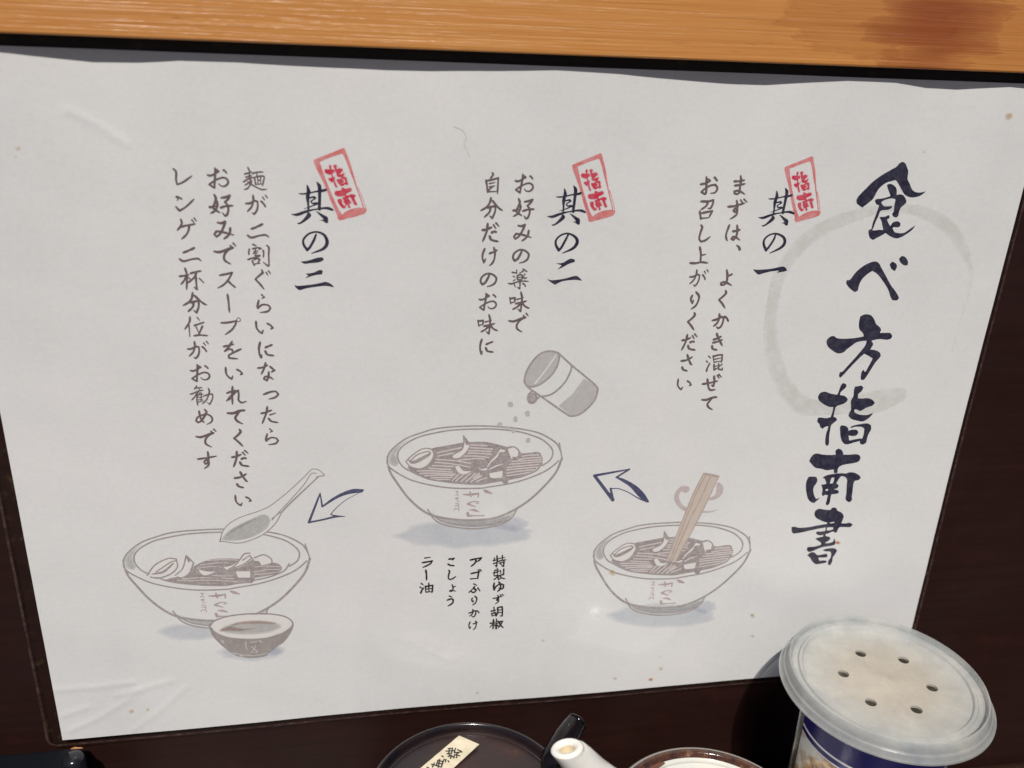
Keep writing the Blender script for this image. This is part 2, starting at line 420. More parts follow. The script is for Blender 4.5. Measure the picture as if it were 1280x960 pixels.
# clear margin of the pouch: a ring with rounded corners, 0.25 mm thick
def pouch():
    X0, X1, Z0, Z1, r = -102.6, 201.0, -221.2, -4.8, 3.2
    def inner(p):
        return np.array([min(max(p[0], -97.8), 199.2), min(max(p[1], -218.9), -9.2)])
    out = []
    def edge(a, b):
        n = int(max(abs(b[0]-a[0]), abs(b[1]-a[1]))/2)
        for k in range(n): out.append(np.array(a, float)+(np.array(b, float)-np.array(a, float))*k/n)
    for (cx, cz, a0, ex) in ((X1-r, Z0+r, -90, (X1, Z1-r)), (X1-r, Z1-r, 0, (X0+r, Z1)), (X0+r, Z1-r, 90, (X0, Z0+r)), (X0+r, Z0+r, 180, (X1-r, Z0))):
        for k in range(8):
            a = math.radians(a0+90*k/8); out.append(np.array([cx+r*math.cos(a), cz+r*math.sin(a)]))
        a = math.radians(a0+90); edge((cx+r*math.cos(a), cz+r*math.sin(a)), ex)
    bm = bmesh.new(); n = len(out)
    def vv(p, dy): return bm.verts.new((p[0]/1000, (WALL*1000-.35-float(bulge(p[0], p[1]))-dy)/1000, (p[1]+CAM_H*1000)/1000))
    i0 = [vv(inner(p), .06) for p in out]; o0 = [vv(p, .06) for p in out]; o1 = [vv(p, -.25) for p in out]
    for k in range(n):
        l = (k+1) % n
        for q in ((i0[k], i0[l], o0[l], o0[k]), (o0[k], o0[l], o1[l], o1[k])):
            if len({v.co.to_tuple(7) for v in q}) == 4: bm.faces.new(q)
            else:
                u = []
                for v in q:
                    if v.co.to_tuple(7) not in [t.co.to_tuple(7) for t in u]: u.append(v)
                if len(u) == 3: bm.faces.new(u)
    bm.normal_update()
    m, nt, b = mat('clear_film', (.10, .085, .08), .22)
    b.inputs['Alpha'].default_value = .30; v = mapping(nt)
    g = noise(nt, 180, 4, .7, v)
    nt.links.new(ramp(nt, g, [(.35, (.08,)*3), (.62, (.14,)*3), (.78, (.75,)*3)]), b.inputs['Alpha'])
    nt.links.new(ramp(nt, g, [(.55, (.02, .014, .012)), (.8, (.20, .15, .07))]), b.inputs['Base Color'])
    bump(nt, b, noise(nt, 300, 3, .6, v), .3, .0004)
    return bm_obj('clear_margin', bm, m, sheet)
pouch()
def sealed_edge():               # the welded outer lip of the pouch, a little milky
    X0, X1, Z0, Z1, r = -102.6, 201.0, -221.2, -4.8, 3.2; P = []
    for (cx, cz, a0) in ((X1-r, Z0+r, -90), (X1-r, Z1-r, 0), (X0+r, Z1-r, 90), (X0+r, Z0+r, 180)):
        P += [(cx+r*math.cos(math.radians(a0+90*k/8)), cz+r*math.sin(math.radians(a0+90*k/8))) for k in range(9)]
    Q = []
    for a, b_ in zip(P, P[1:]+P[:1]):
        n = max(1, int(math.hypot(b_[0]-a[0], b_[1]-a[1])/2))
        Q += [(a[0]+(b_[0]-a[0])*k/n, a[1]+(b_[1]-a[1])*k/n) for k in range(n)]
    bm = bmesh.new(); c0 = Vector(((X0+X1)/2, 0, (Z0+Z1)/2)); rows = []
    for ins, dy in ((.75, .09), (.35, .22), (.02, .12)):
        row = []
        for p in Q:
            d = Vector((p[0]-max(min(p[0], X1-r), X0+r), 0, p[1]-max(min(p[1], Z1-r), Z0+r)))
            d = d.normalized() if d.length > 0 else Vector((0, 0, 0))
            x, z = p[0]-d.x*ins, p[1]-d.z*ins
            row.append(bm.verts.new((x/1000, (WALL*1000-.35-float(bulge(x, z))-dy)/1000, (z+CAM_H*1000)/1000)))
        rows.append(row)
    for A_, B_ in zip(rows[:-1], rows[1:]):
        for k in range(len(Q)):
            l = (k+1) % len(Q); bm.faces.new((A_[k], A_[l], B_[l], B_[k]))
    m, nt, b = mat('milky_film_lip', (.10, .065, .055), .3)
    g = noise(nt, 350, 4, .75, mapping(nt)); nt.links.new(ramp(nt, g, [(.4, (.12,)*3), (.6, (.5,)*3), (.72, (.95,)*3)]), b.inputs['Alpha'])
    return bm_obj('sealed_edge', bm, m, sheet, smooth=True)
sealed_edge()

# ---- the title, traced outlines
A = Z(1060, 195, 8.73); B = Z(1020, 190, 4.8); C = Z(1020, 385, 9.6); DD = Z(1010, 470, 9.6); EE = Z(990, 555, 11.29); FF = Z(980, 630, 11.29)
title = polys(A, "590,62 625,80 645,125 658,170 650,250 672,300 700,365 735,392 790,398 850,385 815,415 770,440 700,452 650,440 610,410 575,350 545,295 520,262 470,275 420,290 370,325 330,365 300,420 270,470 225,510 180,545 152,565 140,548 122,552 125,538 98,520 92,480 110,445 140,410 200,350 260,290 330,235 400,190 470,150 530,115 560,80;"
 "425,315 460,303 500,320 530,360 530,425 520,460 465,455 455,410 435,360;"
 "292,485 310,470 380,462 460,440 530,425 570,418 605,430 630,470 637,500 615,530 580,560 560,600 548,650 525,672 495,660 482,630 500,600 505,540 520,470 470,462 400,480 360,505 390,545 440,548 480,545 478,565 440,585 385,590 350,600 330,660 300,720 272,800 255,800 270,730 300,650 340,540 305,520;"
 "342,665 400,662 440,645 455,655 450,680 425,690 440,730 462,765 490,725 540,712 572,730 570,765 540,778 500,775 485,790 510,830 560,842 610,838 650,815 690,785 738,755 700,805 640,850 580,885 520,898 460,875 410,840 340,880 300,900 275,915 240,895 225,850 222,812 250,795 280,812 340,805 385,808 375,760 365,710")
title += polys(B, "345,657 375,665 395,700 420,745 450,800 480,840 498,875 485,890 458,888 447,868 430,820 395,765 365,730 338,713 305,735 275,765 258,800 250,830 232,840 205,820 182,790 185,768 205,765 240,720 290,680;"
 "443,672 458,657 480,670 485,690 472,715 452,700 445,685;498,640 515,623 535,630 552,658 548,680 525,678 505,660")
title += polys(C, "590,75 660,88 700,140 720,190 760,225 780,260 765,300 830,297 890,300 915,335 900,365 850,380 760,372 690,385 660,392 600,392 540,398 480,415 430,450 370,495 330,530 270,545 220,525 150,470 128,425 130,385 170,345 215,335 245,358 310,368 400,365 480,358 575,340 560,300 520,250 515,180 530,100;"
 "605,385 660,388 685,430 668,470 650,497 710,505 760,530 778,570 760,600 715,650 670,720 620,800 580,855 550,865 535,840 545,770 568,740 590,770 630,700 680,605 640,580 580,548 530,590 450,670 380,745 330,800 290,838 275,815 285,770 320,760 370,705 440,630 510,550 580,465 605,410")
yubi = polys(DD, "420,83 455,95 460,125 430,160 395,190 382,228 440,240 478,275 465,305 420,335 345,360 325,400 305,490 335,500 348,530 310,560 278,590 265,650 255,720 250,810 235,838 215,830 205,790 215,700 235,640 243,600 205,610 175,635 145,610 135,575 110,545 120,500 155,498 215,505 270,495 290,440 305,370 260,370 200,345 140,300 120,255 145,205 205,188 270,210 350,225 370,180 395,110;"
 "565,125 600,122 640,115 665,140 640,185 605,215 598,265 650,270 720,265 770,285 803,322 770,355 700,380 630,418 580,400 555,405 560,435 610,460 690,468 745,455 785,438 750,485 700,525 650,545 590,535 520,515 485,480 495,440 515,400 515,300 545,240 550,170;"
 "385,610 410,592 450,600 480,625 485,655 540,642 590,650 605,680 580,712 530,720 485,712 495,775 560,760 630,748 640,775 560,795 470,820 420,800 395,750 385,680;"
 "505,612 560,590 640,575 710,568 755,590 757,640 730,690 710,740 695,800 650,825 620,805 630,760 655,740 670,680 675,630 640,610 570,608 520,622")
nan = polys(EE, "650,62 695,80 720,120 722,150 800,150 900,143 945,155 968,185 950,235 900,262 800,280 710,298 655,335 638,410 590,410 590,358 490,370 420,350 340,338 290,300 242,240 262,195 300,150 350,133 430,148 540,155 620,150 612,100;"
 "235,462 290,458 345,465 358,510 340,560 310,600 300,660 315,730 340,775 395,758 350,800 310,832 270,820 230,780 205,700 195,600 205,520;"
 "425,480 480,445 560,425 680,412 760,415 815,398 880,405 940,435 970,470 945,505 885,522 865,570 855,660 845,740 845,790 810,822 775,805 755,770 765,700 770,600 775,500 740,460 690,458 650,510 625,555 652,575 655,600 630,625 585,640 640,650 662,668 650,695 600,705 555,710 545,760 530,830 500,868 475,850 490,790 505,720 470,718 430,735 420,700 430,655 420,600 410,572 450,570 485,560 470,510 455,485")
nan += polys(EE, "560,475 598,472 590,520 575,555 535,560 545,510;470,645 495,630 512,645 500,660 480,662", -1)
sho = polys(FF, "440,100 490,68 570,78 650,82 680,52 735,52 758,95 810,120 842,170 825,230 808,272 870,272 930,265 970,292 930,325 860,325 790,325 765,350 745,395 715,405 700,385 670,395 620,415 585,425 585,450 640,465 655,490 625,520 590,540 580,555 640,550 690,530 705,480 725,530 715,575 660,590 560,605 480,630 400,665 350,678 320,650 330,610 360,605 430,600 520,575 525,550 500,530 440,490 480,475 550,460 555,435 490,440 450,415 460,388 520,388 580,380 590,330 500,345 380,370 250,400 135,418 110,390 105,325 150,320 220,335 350,325 480,300 600,280 610,262 540,240 460,200 430,150")
sho += polys(FF, "610,330 690,325 695,355 650,370 600,372;640,262 715,248 705,268 660,272", -1)
sho += polys(FF, "325,725 380,682 430,685 470,720 540,712 600,700 615,725 600,750 540,755 480,755 500,800 560,795 600,800 600,825 540,838 450,848 400,810 365,755;"
 "540,655 590,632 680,622 725,630 748,660 720,710 690,750 680,810 650,865 620,855 625,800 655,760 665,700 650,668 600,668")
print_mesh('title_lettering', title+yubi+nan+sho, K_NAVY, sheet, .15, .09, 'thick navy brush-lettered title running down the right side', rough_edge=.012)

# ---- the brush ring behind the title
RG = Z(940, 220, 1.776)
print_mesh('brush_ring', strokes(RG, "325,488,30 270,503,42 200,518,40 145,520,34 100,500,32 66,455,30 46,390,28 40,320,26 50,250,26 82,185,27 125,138,28 180,105,26 240,85,22 300,72,14 370,78,20 430,108,24 468,160,20 486,215,10 478,270,6 460,330,5 440,402,4", per=10), K_RING, sheet, .3, .03,
           'faint grey-green brushed ring behind the title', rough_edge=.10, fade=.7)

# ---- headings
G = Z(360, 225, 16)
sono = polys(G, "370,90 400,110 450,220 435,300 425,450 430,620 390,640 385,500 355,350 370,250;560,25 620,60 668,125 665,300 655,590 630,615 595,590 600,400 598,250 590,130;"
 "195,265 300,260 420,245 550,215 680,190 750,170 795,195 750,225 680,240 560,245 440,272 340,290 260,290;"
 "50,680 170,665 300,620 450,585 560,570 650,550 790,535 870,560 920,595 895,620 830,600 740,582 640,590 500,610 350,660 260,700 180,720 110,705;"
 "385,650 430,650 468,700 440,750 350,820 250,878 195,880 180,850 230,850 300,790 370,700;550,620 600,635 700,690 795,750 803,855 760,860 690,815 610,805 680,795 715,790 670,740")
sono += strokes(G, "430,355,22 520,340,30 550,362,26 500,395,20 458,425,20 490,465,22 560,458,26 600,470,24 500,510,20 400,550,14 320,572,6")
sc_ = np.mean(bbox(sono), 0)
def sono_at(px, py): return moved(sono, np.eye(2), sc_, rect([px], [py])[0])
H3 = Z(340, 180, 5.05); H2 = Z(660, 180, 5.335); H1 = Z(920, 180, 5.335)
h3 = sono + strokes(H3, "278,572,9 265,605,12 240,650,12 222,668,14 200,635,12 200,600,10 235,565,9 285,555,9 330,575,13 348,620,17 325,660,14 250,690,4") + polys(H3,
 "180,742 230,735 285,718 320,715 328,730 300,745 240,752 205,755;212,818 260,812 300,795 322,800 315,822 270,828 230,840 205,850 230,830;140,885 160,895 240,888 300,878 340,870 375,885 392,905 340,895 270,902 210,912 175,922 150,905")
h2 = sono_at(708.8, 256.9) + strokes(H2, "268,605,9 250,640,12 222,690,12 205,708,14 185,670,12 190,635,10 225,605,9 270,597,9 315,620,13 328,655,17 300,695,14 228,728,4") + polys(H2,
 "185,795 230,792 280,765 312,770 312,785 270,800 230,822 195,838 225,808;128,898 160,908 240,898 310,880 335,885 362,912 310,905 230,915 180,938 150,920")
h1 = sono_at(972.0, 258.9) + strokes(H1, "262,610,9 250,640,11 220,685,11 200,708,13 185,670,12 190,635,10 225,605,8 270,598,9 315,620,12 325,655,15 300,690,13 225,728,4") + polys(H1,
 "112,835 150,838 230,832 300,818 325,820 342,842 320,850 270,858 290,842 230,850 180,862 150,870 130,855")
for h, l in ((h1, 'navy heading of the first step, ending in one bar'), (h2, 'navy heading of the second step, ending in two bars'), (h3, 'navy heading of the third step, ending in three bars')):
    print_mesh('heading_lettering', h, K_NAVY, sheet, .12, .12, l)

# ---- stamps
S3 = Z(385, 180, 9.6)
frame = polys(S3, "68,205 90,185 250,120 425,48 442,75 410,110 280,155 135,215 100,240;68,210 110,205 138,218 180,340 240,500 300,640 360,770 410,850 440,905 375,915 340,830 270,670 190,470 110,310;"
 "405,60 440,55 460,110 510,240 545,370 560,420 548,430 520,370 470,230 430,140 405,108;375,912 350,880 410,850 450,815 530,780 610,765 690,772 702,790 680,830 600,860 500,885")
frame += strokes(S3, "545,400,14 590,540,9 640,680,7 668,770,8;600,520,3 650,640,3 692,765,3")
def affine3(sh, zsrc, src, zdst, dst):
    s = np.array([rect([zsrc.x0+p[0]/zsrc.sc], [zsrc.y0+p[1]/zsrc.sc])[0] for p in src]); d = np.array([rect([zdst.x0+p[0]/zdst.sc], [zdst.y0+p[1]/zdst.sc])[0] for p in dst])
    Ms = np.stack([s[1]-s[0], s[2]-s[0]], 1); Md = np.stack([d[1]-d[0], d[2]-d[0]], 1)
    return moved(sh, Md@np.linalg.inv(Ms), s[0], d[0])
st_l = affine3(yubi, DD, [(430, 90), (232, 835), (650, 825)], S3, [(262, 258), (346, 520), (468, 488)])
st_l += affine3(nan, EE, [(242, 240), (968, 185), (500, 868)], S3, [(325, 605), (518, 538), (500, 765)])
fc = rect([425.8], [230.8])[0]
for px, py, l in ((1003.9, 237.0, 'small red seal beside the first heading'), (742.8, 235.1, 'small red seal beside the second heading'), (425.8, 230.8, 'small red seal beside the third heading')):
    c1 = rect([px], [py])[0]
    o = print_mesh('seal_stamp', moved(frame, np.eye(2), fc, c1), K_RED, sheet, .11, .06, l, rough_edge=.018, grow=.05)
    print_mesh('stamp_halo', [(k, np.c_[P[:, :2], P[:, 2]+.35] if k == 's' else P, s) for k, P, s in moved([('s', np.c_[q[1], np.full(len(q[1]), .25)], 1) for q in st_l if q[2] > 0], np.eye(2), fc, c1)], K_PINK, o, .2, .03, fade=.5)
    print_mesh('stamp_lettering', moved(st_l, np.eye(2), fc, c1), K_RED2, o, .09, .09, grow=.10)

# ---- body text: every character traced once, repeats set where they stand
K1 = Z(830, 210, 6); K2 = Z(830, 360, 6); K3 = Z(580, 200, 7.385); K4 = Z(580, 320, 7.385); K5 = Z(200, 200, 6.857); K6 = Z(200, 330, 6.4); K7 = Z(210, 460, 5.333); K8 = Z(510, 680, 8)
GL = {}
def glyph(ch, zm, s, w=2.15): GL[ch] = strokes(zm, s, w); return GL[ch]
def again(ch, px, py, wpx=None):
    sh = GL[ch]; lo, hi = bbox(sh); c = (lo+hi)/2; c1 = rect([px], [py])[0]; k = 1
    if wpx: k = abs(rect([px+wpx/2], [py])[0][0]-rect([px-wpx/2], [py])[0][0])/(hi[0]-lo[0])
    return moved(sh, np.eye(2)*k, c, c1)
t1 = []; t2 = []; t3 = []; tb = []
t1 += glyph('ma', K1, "525,100 570,98 605,90;530,131 570,127 608,118;575,60 577,90 570,140 565,180 550,195 528,190 527,175 550,170 580,180 605,197")
t1 += glyph('zu', K1, "480,290 530,285 580,270 606,262;545,245 550,290 545,320 530,330 520,318 532,302 550,312 545,345 525,365 497,382;575,240 592,263;600,234 622,256")
t1 += glyph('ha', K1, "490,428 478,460 465,500 468,530 474,545;515,475 545,470 572,462;548,430 550,470 540,515 520,540 505,530 517,516 540,520 567,540")
t1 += strokes(K1, "543,578,5 560,592,14 568,610,15")
t1 += glyph('yo', K1, "475,812 495,803 512,795;470,765 475,800 470,850 450,875 427,875 427,862 450,855 480,865 505,880")
t1 += glyph('ku', K2, "462,20 465,38 440,65 412,87 435,115 457,150")
t1 += glyph('ka', K2, "362,243 395,235 432,215 447,226 440,260 425,290 405,302 393,290;415,195 415,225 400,260 370,287;452,213 470,225 483,250")
t1 += glyph('ki', K2, "370,387 400,378 430,362;366,410 400,402 438,387;395,340 405,370 425,410 437,432;360,432 365,455 398,465")
t1 += glyph('maze', K2, "335,510 350,526;318,548 330,560;318,625 325,600 345,562;368,508 375,560;372,512 410,502 437,500 433,545 427,560;378,535 425,525;378,556 425,548;375,572 375,615 398,600;378,590 397,583;410,568 408,608 435,613 438,598;434,573 412,590", 1.8)
t1 += glyph('ze', K2, "288,720 340,712 402,697;325,683 330,720 335,750 350,765 384,762;375,660 378,700 370,735 355,728;400,655 413,676;412,648 430,668")
t1 += glyph('te', K2, "284,838 320,838 360,822 392,818 362,825 340,850 325,872 335,895 362,912")
t1 += strokes(Z(830, 210, 6), "275,122 310,115 345,97 330,80;318,68 318,130 315,185 305,195 280,180 300,160 345,132 385,125 400,150 385,182 350,190;378,70 388,80 400,97", 2.15)
t1 += glyph('meshi', K1, "277,250 330,250 370,240 368,262 350,300 330,302;330,255 315,285 276,313;268,325 272,350 276,386;285,338 330,328 362,322 350,345 337,372;278,378 337,372")
t1 += glyph('shi', K1, "278,428 286,445 272,490 264,530 278,552 310,542 345,515")
t1 += glyph('ue', K1, "268,592 276,640 273,705;278,655 312,647;196,712 235,714 280,706 328,712")
GL['ga'] = strokes(K5, "735,372 770,370 810,350 835,355 838,400 825,440 805,465 790,450;797,303 800,350 785,400 748,442;865,352 885,370 905,402;880,318 897,342;905,303 922,326", 2.15)
t1 += again('ga', 873.2, 347.5)
t1 += glyph('ri', K2, "213,55 203,75 203,95 213,112 220,90;240,30 262,60 255,100 235,135 203,157")
t1 += again('ku', 864.2, 401.8)
t1 += glyph('da', K2, "135,392 165,388 200,372;175,350 165,395 150,430 131,466;195,408 215,400 228,405;180,430 190,455 234,465;213,358 226,380;230,345 247,365")
t1 += glyph('sa', K2, "128,547 170,540 213,516;175,500 183,530 200,568 209,575;135,592 145,612 174,622")
GL['i'] = strokes(K6, "768,458 773,510 795,540 815,553 826,528;858,475 885,490 902,510 885,520", 2.15)
t1 += again('i', 855.4, 480.2)
# second step
GL['o'] = strokes(K5, "408,128 435,133 470,117 503,97 470,72;471,70 473,120 468,190 467,238 450,228 422,210 448,190 490,165 540,150 575,165 584,195 560,222 525,222 503,203;542,85 558,95 573,113", 2.15)
t2 += again('o', 655.3, 229.5)
t2 += glyph('suki', K3, "505,358 515,390 500,430 478,470 500,490 533,514;520,410 520,450 495,495 456,520;452,466 480,462 502,452;560,385 600,378 632,366 615,395 585,422 605,450 605,490 590,530 572,542 553,515;543,471 590,457 648,453")
t2 += glyph('mi', K3, "500,605 530,610 562,598 545,640 510,700 475,728 460,708 480,680 530,687 580,702 618,714;598,650 590,690 570,720 533,747")
t2 += glyph('no', K3, "535,832 525,860 495,912 468,930 452,900 465,860 510,830 560,835 597,870 585,915 550,940 513,950")
Y = Z(630, 330, 24)
t2 += strokes(Y, "240,243 310,260 395,262;383,180 380,292;520,240 590,225;585,150 540,245;575,150 640,195 695,228;480,262 470,300;395,345 400,430 422,492;410,340 480,320 548,330 545,400 532,470;430,400 520,392;425,462 525,465;272,360 335,400;282,502 350,455;630,298 575,395;575,395 610,432 685,410;132,578 230,590 400,535 550,510 735,520;475,480 480,600 472,742 400,690;300,600 345,690;560,580 620,620 642,682", 1.6)
t2 += glyph('aji', K4, "423,385 430,442;430,392 472,385 467,425;435,430 465,425;490,400 547,385;475,440 520,430 577,415;525,333 535,380 530,450 521,510 498,490;520,440 490,470 448,493;535,430 565,465 602,482", 2.0)
t2 += glyph('de', K4, "415,598 460,602 540,572 567,565 520,592 490,630 490,670 532,700;550,550 565,574;575,530 592,552")
t2 += glyph('ji', K3, "262,118 268,140 243,167;203,185 212,240 218,302;215,190 265,180 317,165 313,230 309,312;235,217 285,207;235,248 285,238;225,278 275,240;222,292 300,290", 2.0)
t2 += glyph('bun', K3, "250,348 235,400 200,440 153,467;263,375 300,420 330,450 355,465;215,442 260,430 292,424 285,480 260,537 238,515;245,435 235,480 188,527")
t2 += again('da', 613, 290.3)
t2 += glyph('ke', K3, "192,818 175,860 170,900 183,945 200,910;235,862 270,850 308,830;275,808 286,850 280,910 262,950 235,975")
t2 += again('no', 610.6, 350) + again('o', 609.7, 377.1) + again('aji', 609.8, 405.3)
t2 += glyph('ni', K4, "165,768 150,820 150,870 161,903 168,878;205,815 240,800 267,790;200,845 217,877 270,886")
# third step
M_ = Z(300, 200, 19.2)
t3 += strokes(M_, "188,178 225,260 220,400;108,337 200,310 282,275;135,412 200,398 280,372;83,527 180,460 330,412;230,430 260,520 115,605;280,500 240,600 180,680 98,708;190,520 300,600 450,680 540,708 642,700;290,322 420,290 560,288;415,300 395,372;350,430 360,500 378,592;360,412 450,388 560,385 582,420 560,520 540,622;425,420 430,570;495,410 495,570;370,582 530,575;440,490 490,485", 1.65)
t3 += strokes(K5, "735,372 770,370 810,350 835,355 838,400 825,440 805,465 790,450;797,303 800,350 785,400 748,442;865,352 885,370 905,402;880,318 897,342;905,303 922,326")
t3 += glyph('two', K5, "783,590 820,577 865,553 878,549 850,570;750,644 775,662 800,662 850,648 905,642 932,661")
t3 += strokes(Z(300, 300, 21.33), "338,115 380,130 435,162;248,238 235,320 240,395;330,235 480,205 560,222 500,252;370,310 480,290;350,358 470,340;400,410 540,400;412,260 422,430;208,522 350,475 540,425;330,550 350,620 392,685;370,522 450,492 532,510 500,570 470,622;410,632 535,620;612,268 632,350 620,460;712,138 770,210 765,400 772,660 745,692 618,590", 1.75)
t3 += glyph('gu', K6, "815,48 822,70 785,100 763,122 800,160 832,200;850,68 862,88;868,56 885,76")
t3 += glyph('ra', K6, "813,245 834,264;790,290 780,335 782,352 820,325 865,330 884,352 862,378 803,388;834,264 815,275")
t3 += GL['i'] + again('ni', 332.8, 437.2)
t3 += glyph('na', K6, "783,832 820,827 862,808;845,790 835,830 810,882;880,820 917,850 890,864;870,862 868,900 855,932 830,918 845,900 880,906 907,922")
t3 += glyph('tsu', K7, "638,176 680,160 717,156 736,175 715,195 673,207")
t3 += glyph('ta', K7, "620,302 650,296 692,280;662,258 655,300 628,370;680,312 717,300;670,335 690,355 733,363")
t3 += again('ra', 339.8, 545.9) + GL['o'] + again('suki', 276.4, 256.7) + again('mi', 279.6, 287.9) + again('de', 281.8, 317.1)
t3 += glyph('su_', K6, "478,90 530,80 577,68 550,120 510,165 462,192;545,135 575,165 605,188")
t3 += glyph('bar', K6, "540,243 548,300 556,387")
t3 += glyph('pu', K6, "490,470 540,468 612,455 600,490 570,530 522,564") + strokes(K6, "613,445,5 620,433,5 632,431,5 643,440,5 642,453,5 632,460,5 619,457,5 613,445,5")
t3 += glyph('wo', K6, "508,660 545,652 592,640;577,620 548,665 518,697 552,680 578,685 583,714;647,680 600,702 550,728 552,752 622,758")
t3 += again('i', 292.7, 466.3)
t3 += glyph('re', K7, "430,123 428,180 430,242;393,167 425,155 447,150 420,185 390,220;405,212 440,170 468,148 472,180 470,212 490,230 522,222")
t3 += again('te', 295.5, 521.5) + again('ku', 297.6, 547.4) + again('da', 300.4, 573.4) + again('sa', 301.3, 599.7) + again('i', 304.1, 625.2)
R1 = Z(200, 200, 13.71)
t3 += strokes(R1, "225,148 275,205 275,330 292,418 370,392 450,342 548,272;275,630 320,637 378,672;322,640 295,690;272,800 335,868 430,812 510,742 583,668")
t3 += glyph('ge', K5, "178,508 187,540 170,575 148,602;170,577 220,562 303,548;250,558 245,600 225,640 186,677;273,513 292,537;293,498 312,522")
t3 += again('two', 237.2, 318.1)
t3 += glyph('hai', K6, "156,98 200,92 232,85;200,33 215,90 213,203;210,100 195,130 168,162;222,105 242,120;243,75 290,62 330,55;292,62 275,105 222,152;287,95 290,150 296,202 273,185;315,115 352,150")
t3 += again('bun', 243.3, 378.4)
t3 += glyph('kurai', K6, "240,423 235,465 198,522;232,490 239,582;298,428 317,450;273,492 310,480 354,465;290,505 307,542;340,495 325,530 308,567;273,573 320,568 382,573", 2.0)
t3 += again('ga', 248, 437.5) + again('o', 250, 466.1)
V_ = Z(225, 480, 19.2)
t3 += strokes(V_, "398,42 340,132;350,98 400,92 532,85;440,90 470,130;248,240 310,228 440,165 562,150;440,170 350,310 278,388;420,230 405,380 428,518;480,200 460,240;440,262 555,242;450,320 550,308;440,380 550,368;430,437 565,400;512,215 505,420;568,287 680,252 772,235 787,300 760,400 712,487 655,440;678,103 705,180 660,330 600,420 528,477", 1.6)
GL['me'] = strokes(V_, "458,648 470,720 500,830 582,927;590,610 640,660 590,770 500,890 430,922 385,880 420,800 520,750 640,725 740,770 777,850 740,920 650,965")
t3 += GL['me'] + again('de', 258.2, 547.8)
t3 += glyph('su', K7, "198,607 250,600 322,587;265,558 270,600 265,630 250,640 240,624 255,612 272,625 268,650 243,670")
for t, l in ((t1, 'mauve text of the first step in two columns'), (t2, 'mauve text of the second step in two columns'), (t3, 'mauve text of the third step in three columns')):
    print_mesh('step_text', t, K_TEXT, sheet, .1, .12, l)
# ---- condiments in black
BW = 1.75
tb += strokes(Z(610, 690, 19.2), "158,140 138,205;125,207 190,190 247,165;130,278 180,262 240,235;215,88 222,200 205,348 168,320;345,78 345,190;270,152 402,130;260,218 340,200 432,185;268,262 400,235;382,225 375,342 328,332;298,278 332,312", BW*.85)
tb += strokes(Z(610, 690, 19.2), "175,428 148,470;128,502 200,485 272,460;160,445 262,425;220,392 228,560;150,520 140,560;300,440 307,520;378,402 375,540 348,528;150,572 260,560 370,545;250,560 200,620 135,667;240,590 250,662 302,632;280,570 330,620 408,642", BW*.8)
tb += strokes(Z(610, 690, 19.2), "150,742 135,830 150,907 180,840 240,790 310,765 372,790 362,860 310,887 260,862;260,713 300,800 290,880 228,952", BW)
tb += again('zu', 622.9, 748.8, 13.4)
J_ = Z(605, 740, 17.45)
tb += strokes(J_, "152,417 210,405 257,388;215,328 222,450;163,470 180,527;175,467 257,447 245,512;185,517 245,505;295,340 300,440 262,532;300,337 392,320 402,400 395,522 348,520;310,395 390,385;310,452 390,440;133,682 190,672 242,650;205,598 205,700 193,808;200,690 130,768;270,588 275,680;285,640 315,628;243,692 322,670;275,700 270,800 242,780;240,722 245,752;298,722 312,748;320,652 402,635 370,700 308,782;330,670 370,730 418,778", BW*.88)
tb += strokes(K8, "622,160 680,147 734,137 715,160 688,176;680,160 670,190 630,224;630,295 690,282 707,275 700,320 696,347;625,349 702,342;703,260 717,280;720,255 735,272", BW)
tb += strokes(K8, "658,398 687,413;665,425 655,445 682,457 670,477 650,484 630,470;612,482 642,452;698,438 720,470", BW)
for ch, px, py, wp in (('ri', 592.8, 750.6, 6.3), ('ka', 592.4, 766.4, 13.2), ('ke', 591.5, 781.8, 10.8), ('shi', 565.1, 718.3, 9.4), ('yo', 566, 735, 7.6)): tb += again(ch, px, py, wp)
tb += strokes(K8, "408,150 435,148 460,142 443,160;400,200 425,213 464,216;413,519 440,531;393,561 430,548 452,556 448,585 425,605 400,620", BW)
tb += strokes(K8, "168,140 222,132;143,186 195,178 242,168 225,195 190,215 148,234;178,260 185,310 185,360;133,393 152,409;120,430 137,442;128,492 137,465 157,435;173,420 178,482;178,425 215,418 247,412 243,470 239,487;208,393 210,476;180,450 240,445;180,480 238,476", BW)
print_mesh('condiment_text', tb, K_BLACK, sheet, .085, .12, 'small black list of condiments in four columns', grow=.025)

# ---- drawings
L_ = Z(480, 530, 9.6); R_ = Z(590, 530, 9.6); N_ = Z(470, 430, 3.557); Q_ = Z(540, 600, 12.8); W_ = Z(730, 580, 4.573)
def LR(s):                         # "R" points are measured in the right-hand view
    out = []
    for st in s.split(';'):
        out.append(' '.join((lambda v: f'{float(v[0])+1056},{v[1]}'+(f',{v[2]}' if len(v) > 2 else ''))(p[1:].split(',')) if p[0] == 'R' else p for p in st.split()))
    return ';'.join(out)
rim = strokes(L_, LR("38,470 42,400 75,330 150,255 240,190 330,145 450,105 600,60 800,35 1000,25 1150,22 R300,30 R560,55 R780,100 R920,165 R1020,240 R1068,335;"
    "162,400 172,330 230,260 330,195 450,145 620,105 800,75 1000,62 1150,60 R200,58 R400,70 R600,100 R800,165 R900,230 R960,300 R967,370 R930,440 R840,500;"
    "165,350 165,410 200,480 250,530 330,570 430,620 560,665 720,690 900,710 1130,722 R200,705 R400,670 R560,640 R680,600 R780,550 R840,470;"
    "38,470 80,530 200,610 350,680 600,740 850,770 1150,770 R200,755 R450,715 R650,660 R850,580 R960,510 R1040,440"), 1.5, prof=False)
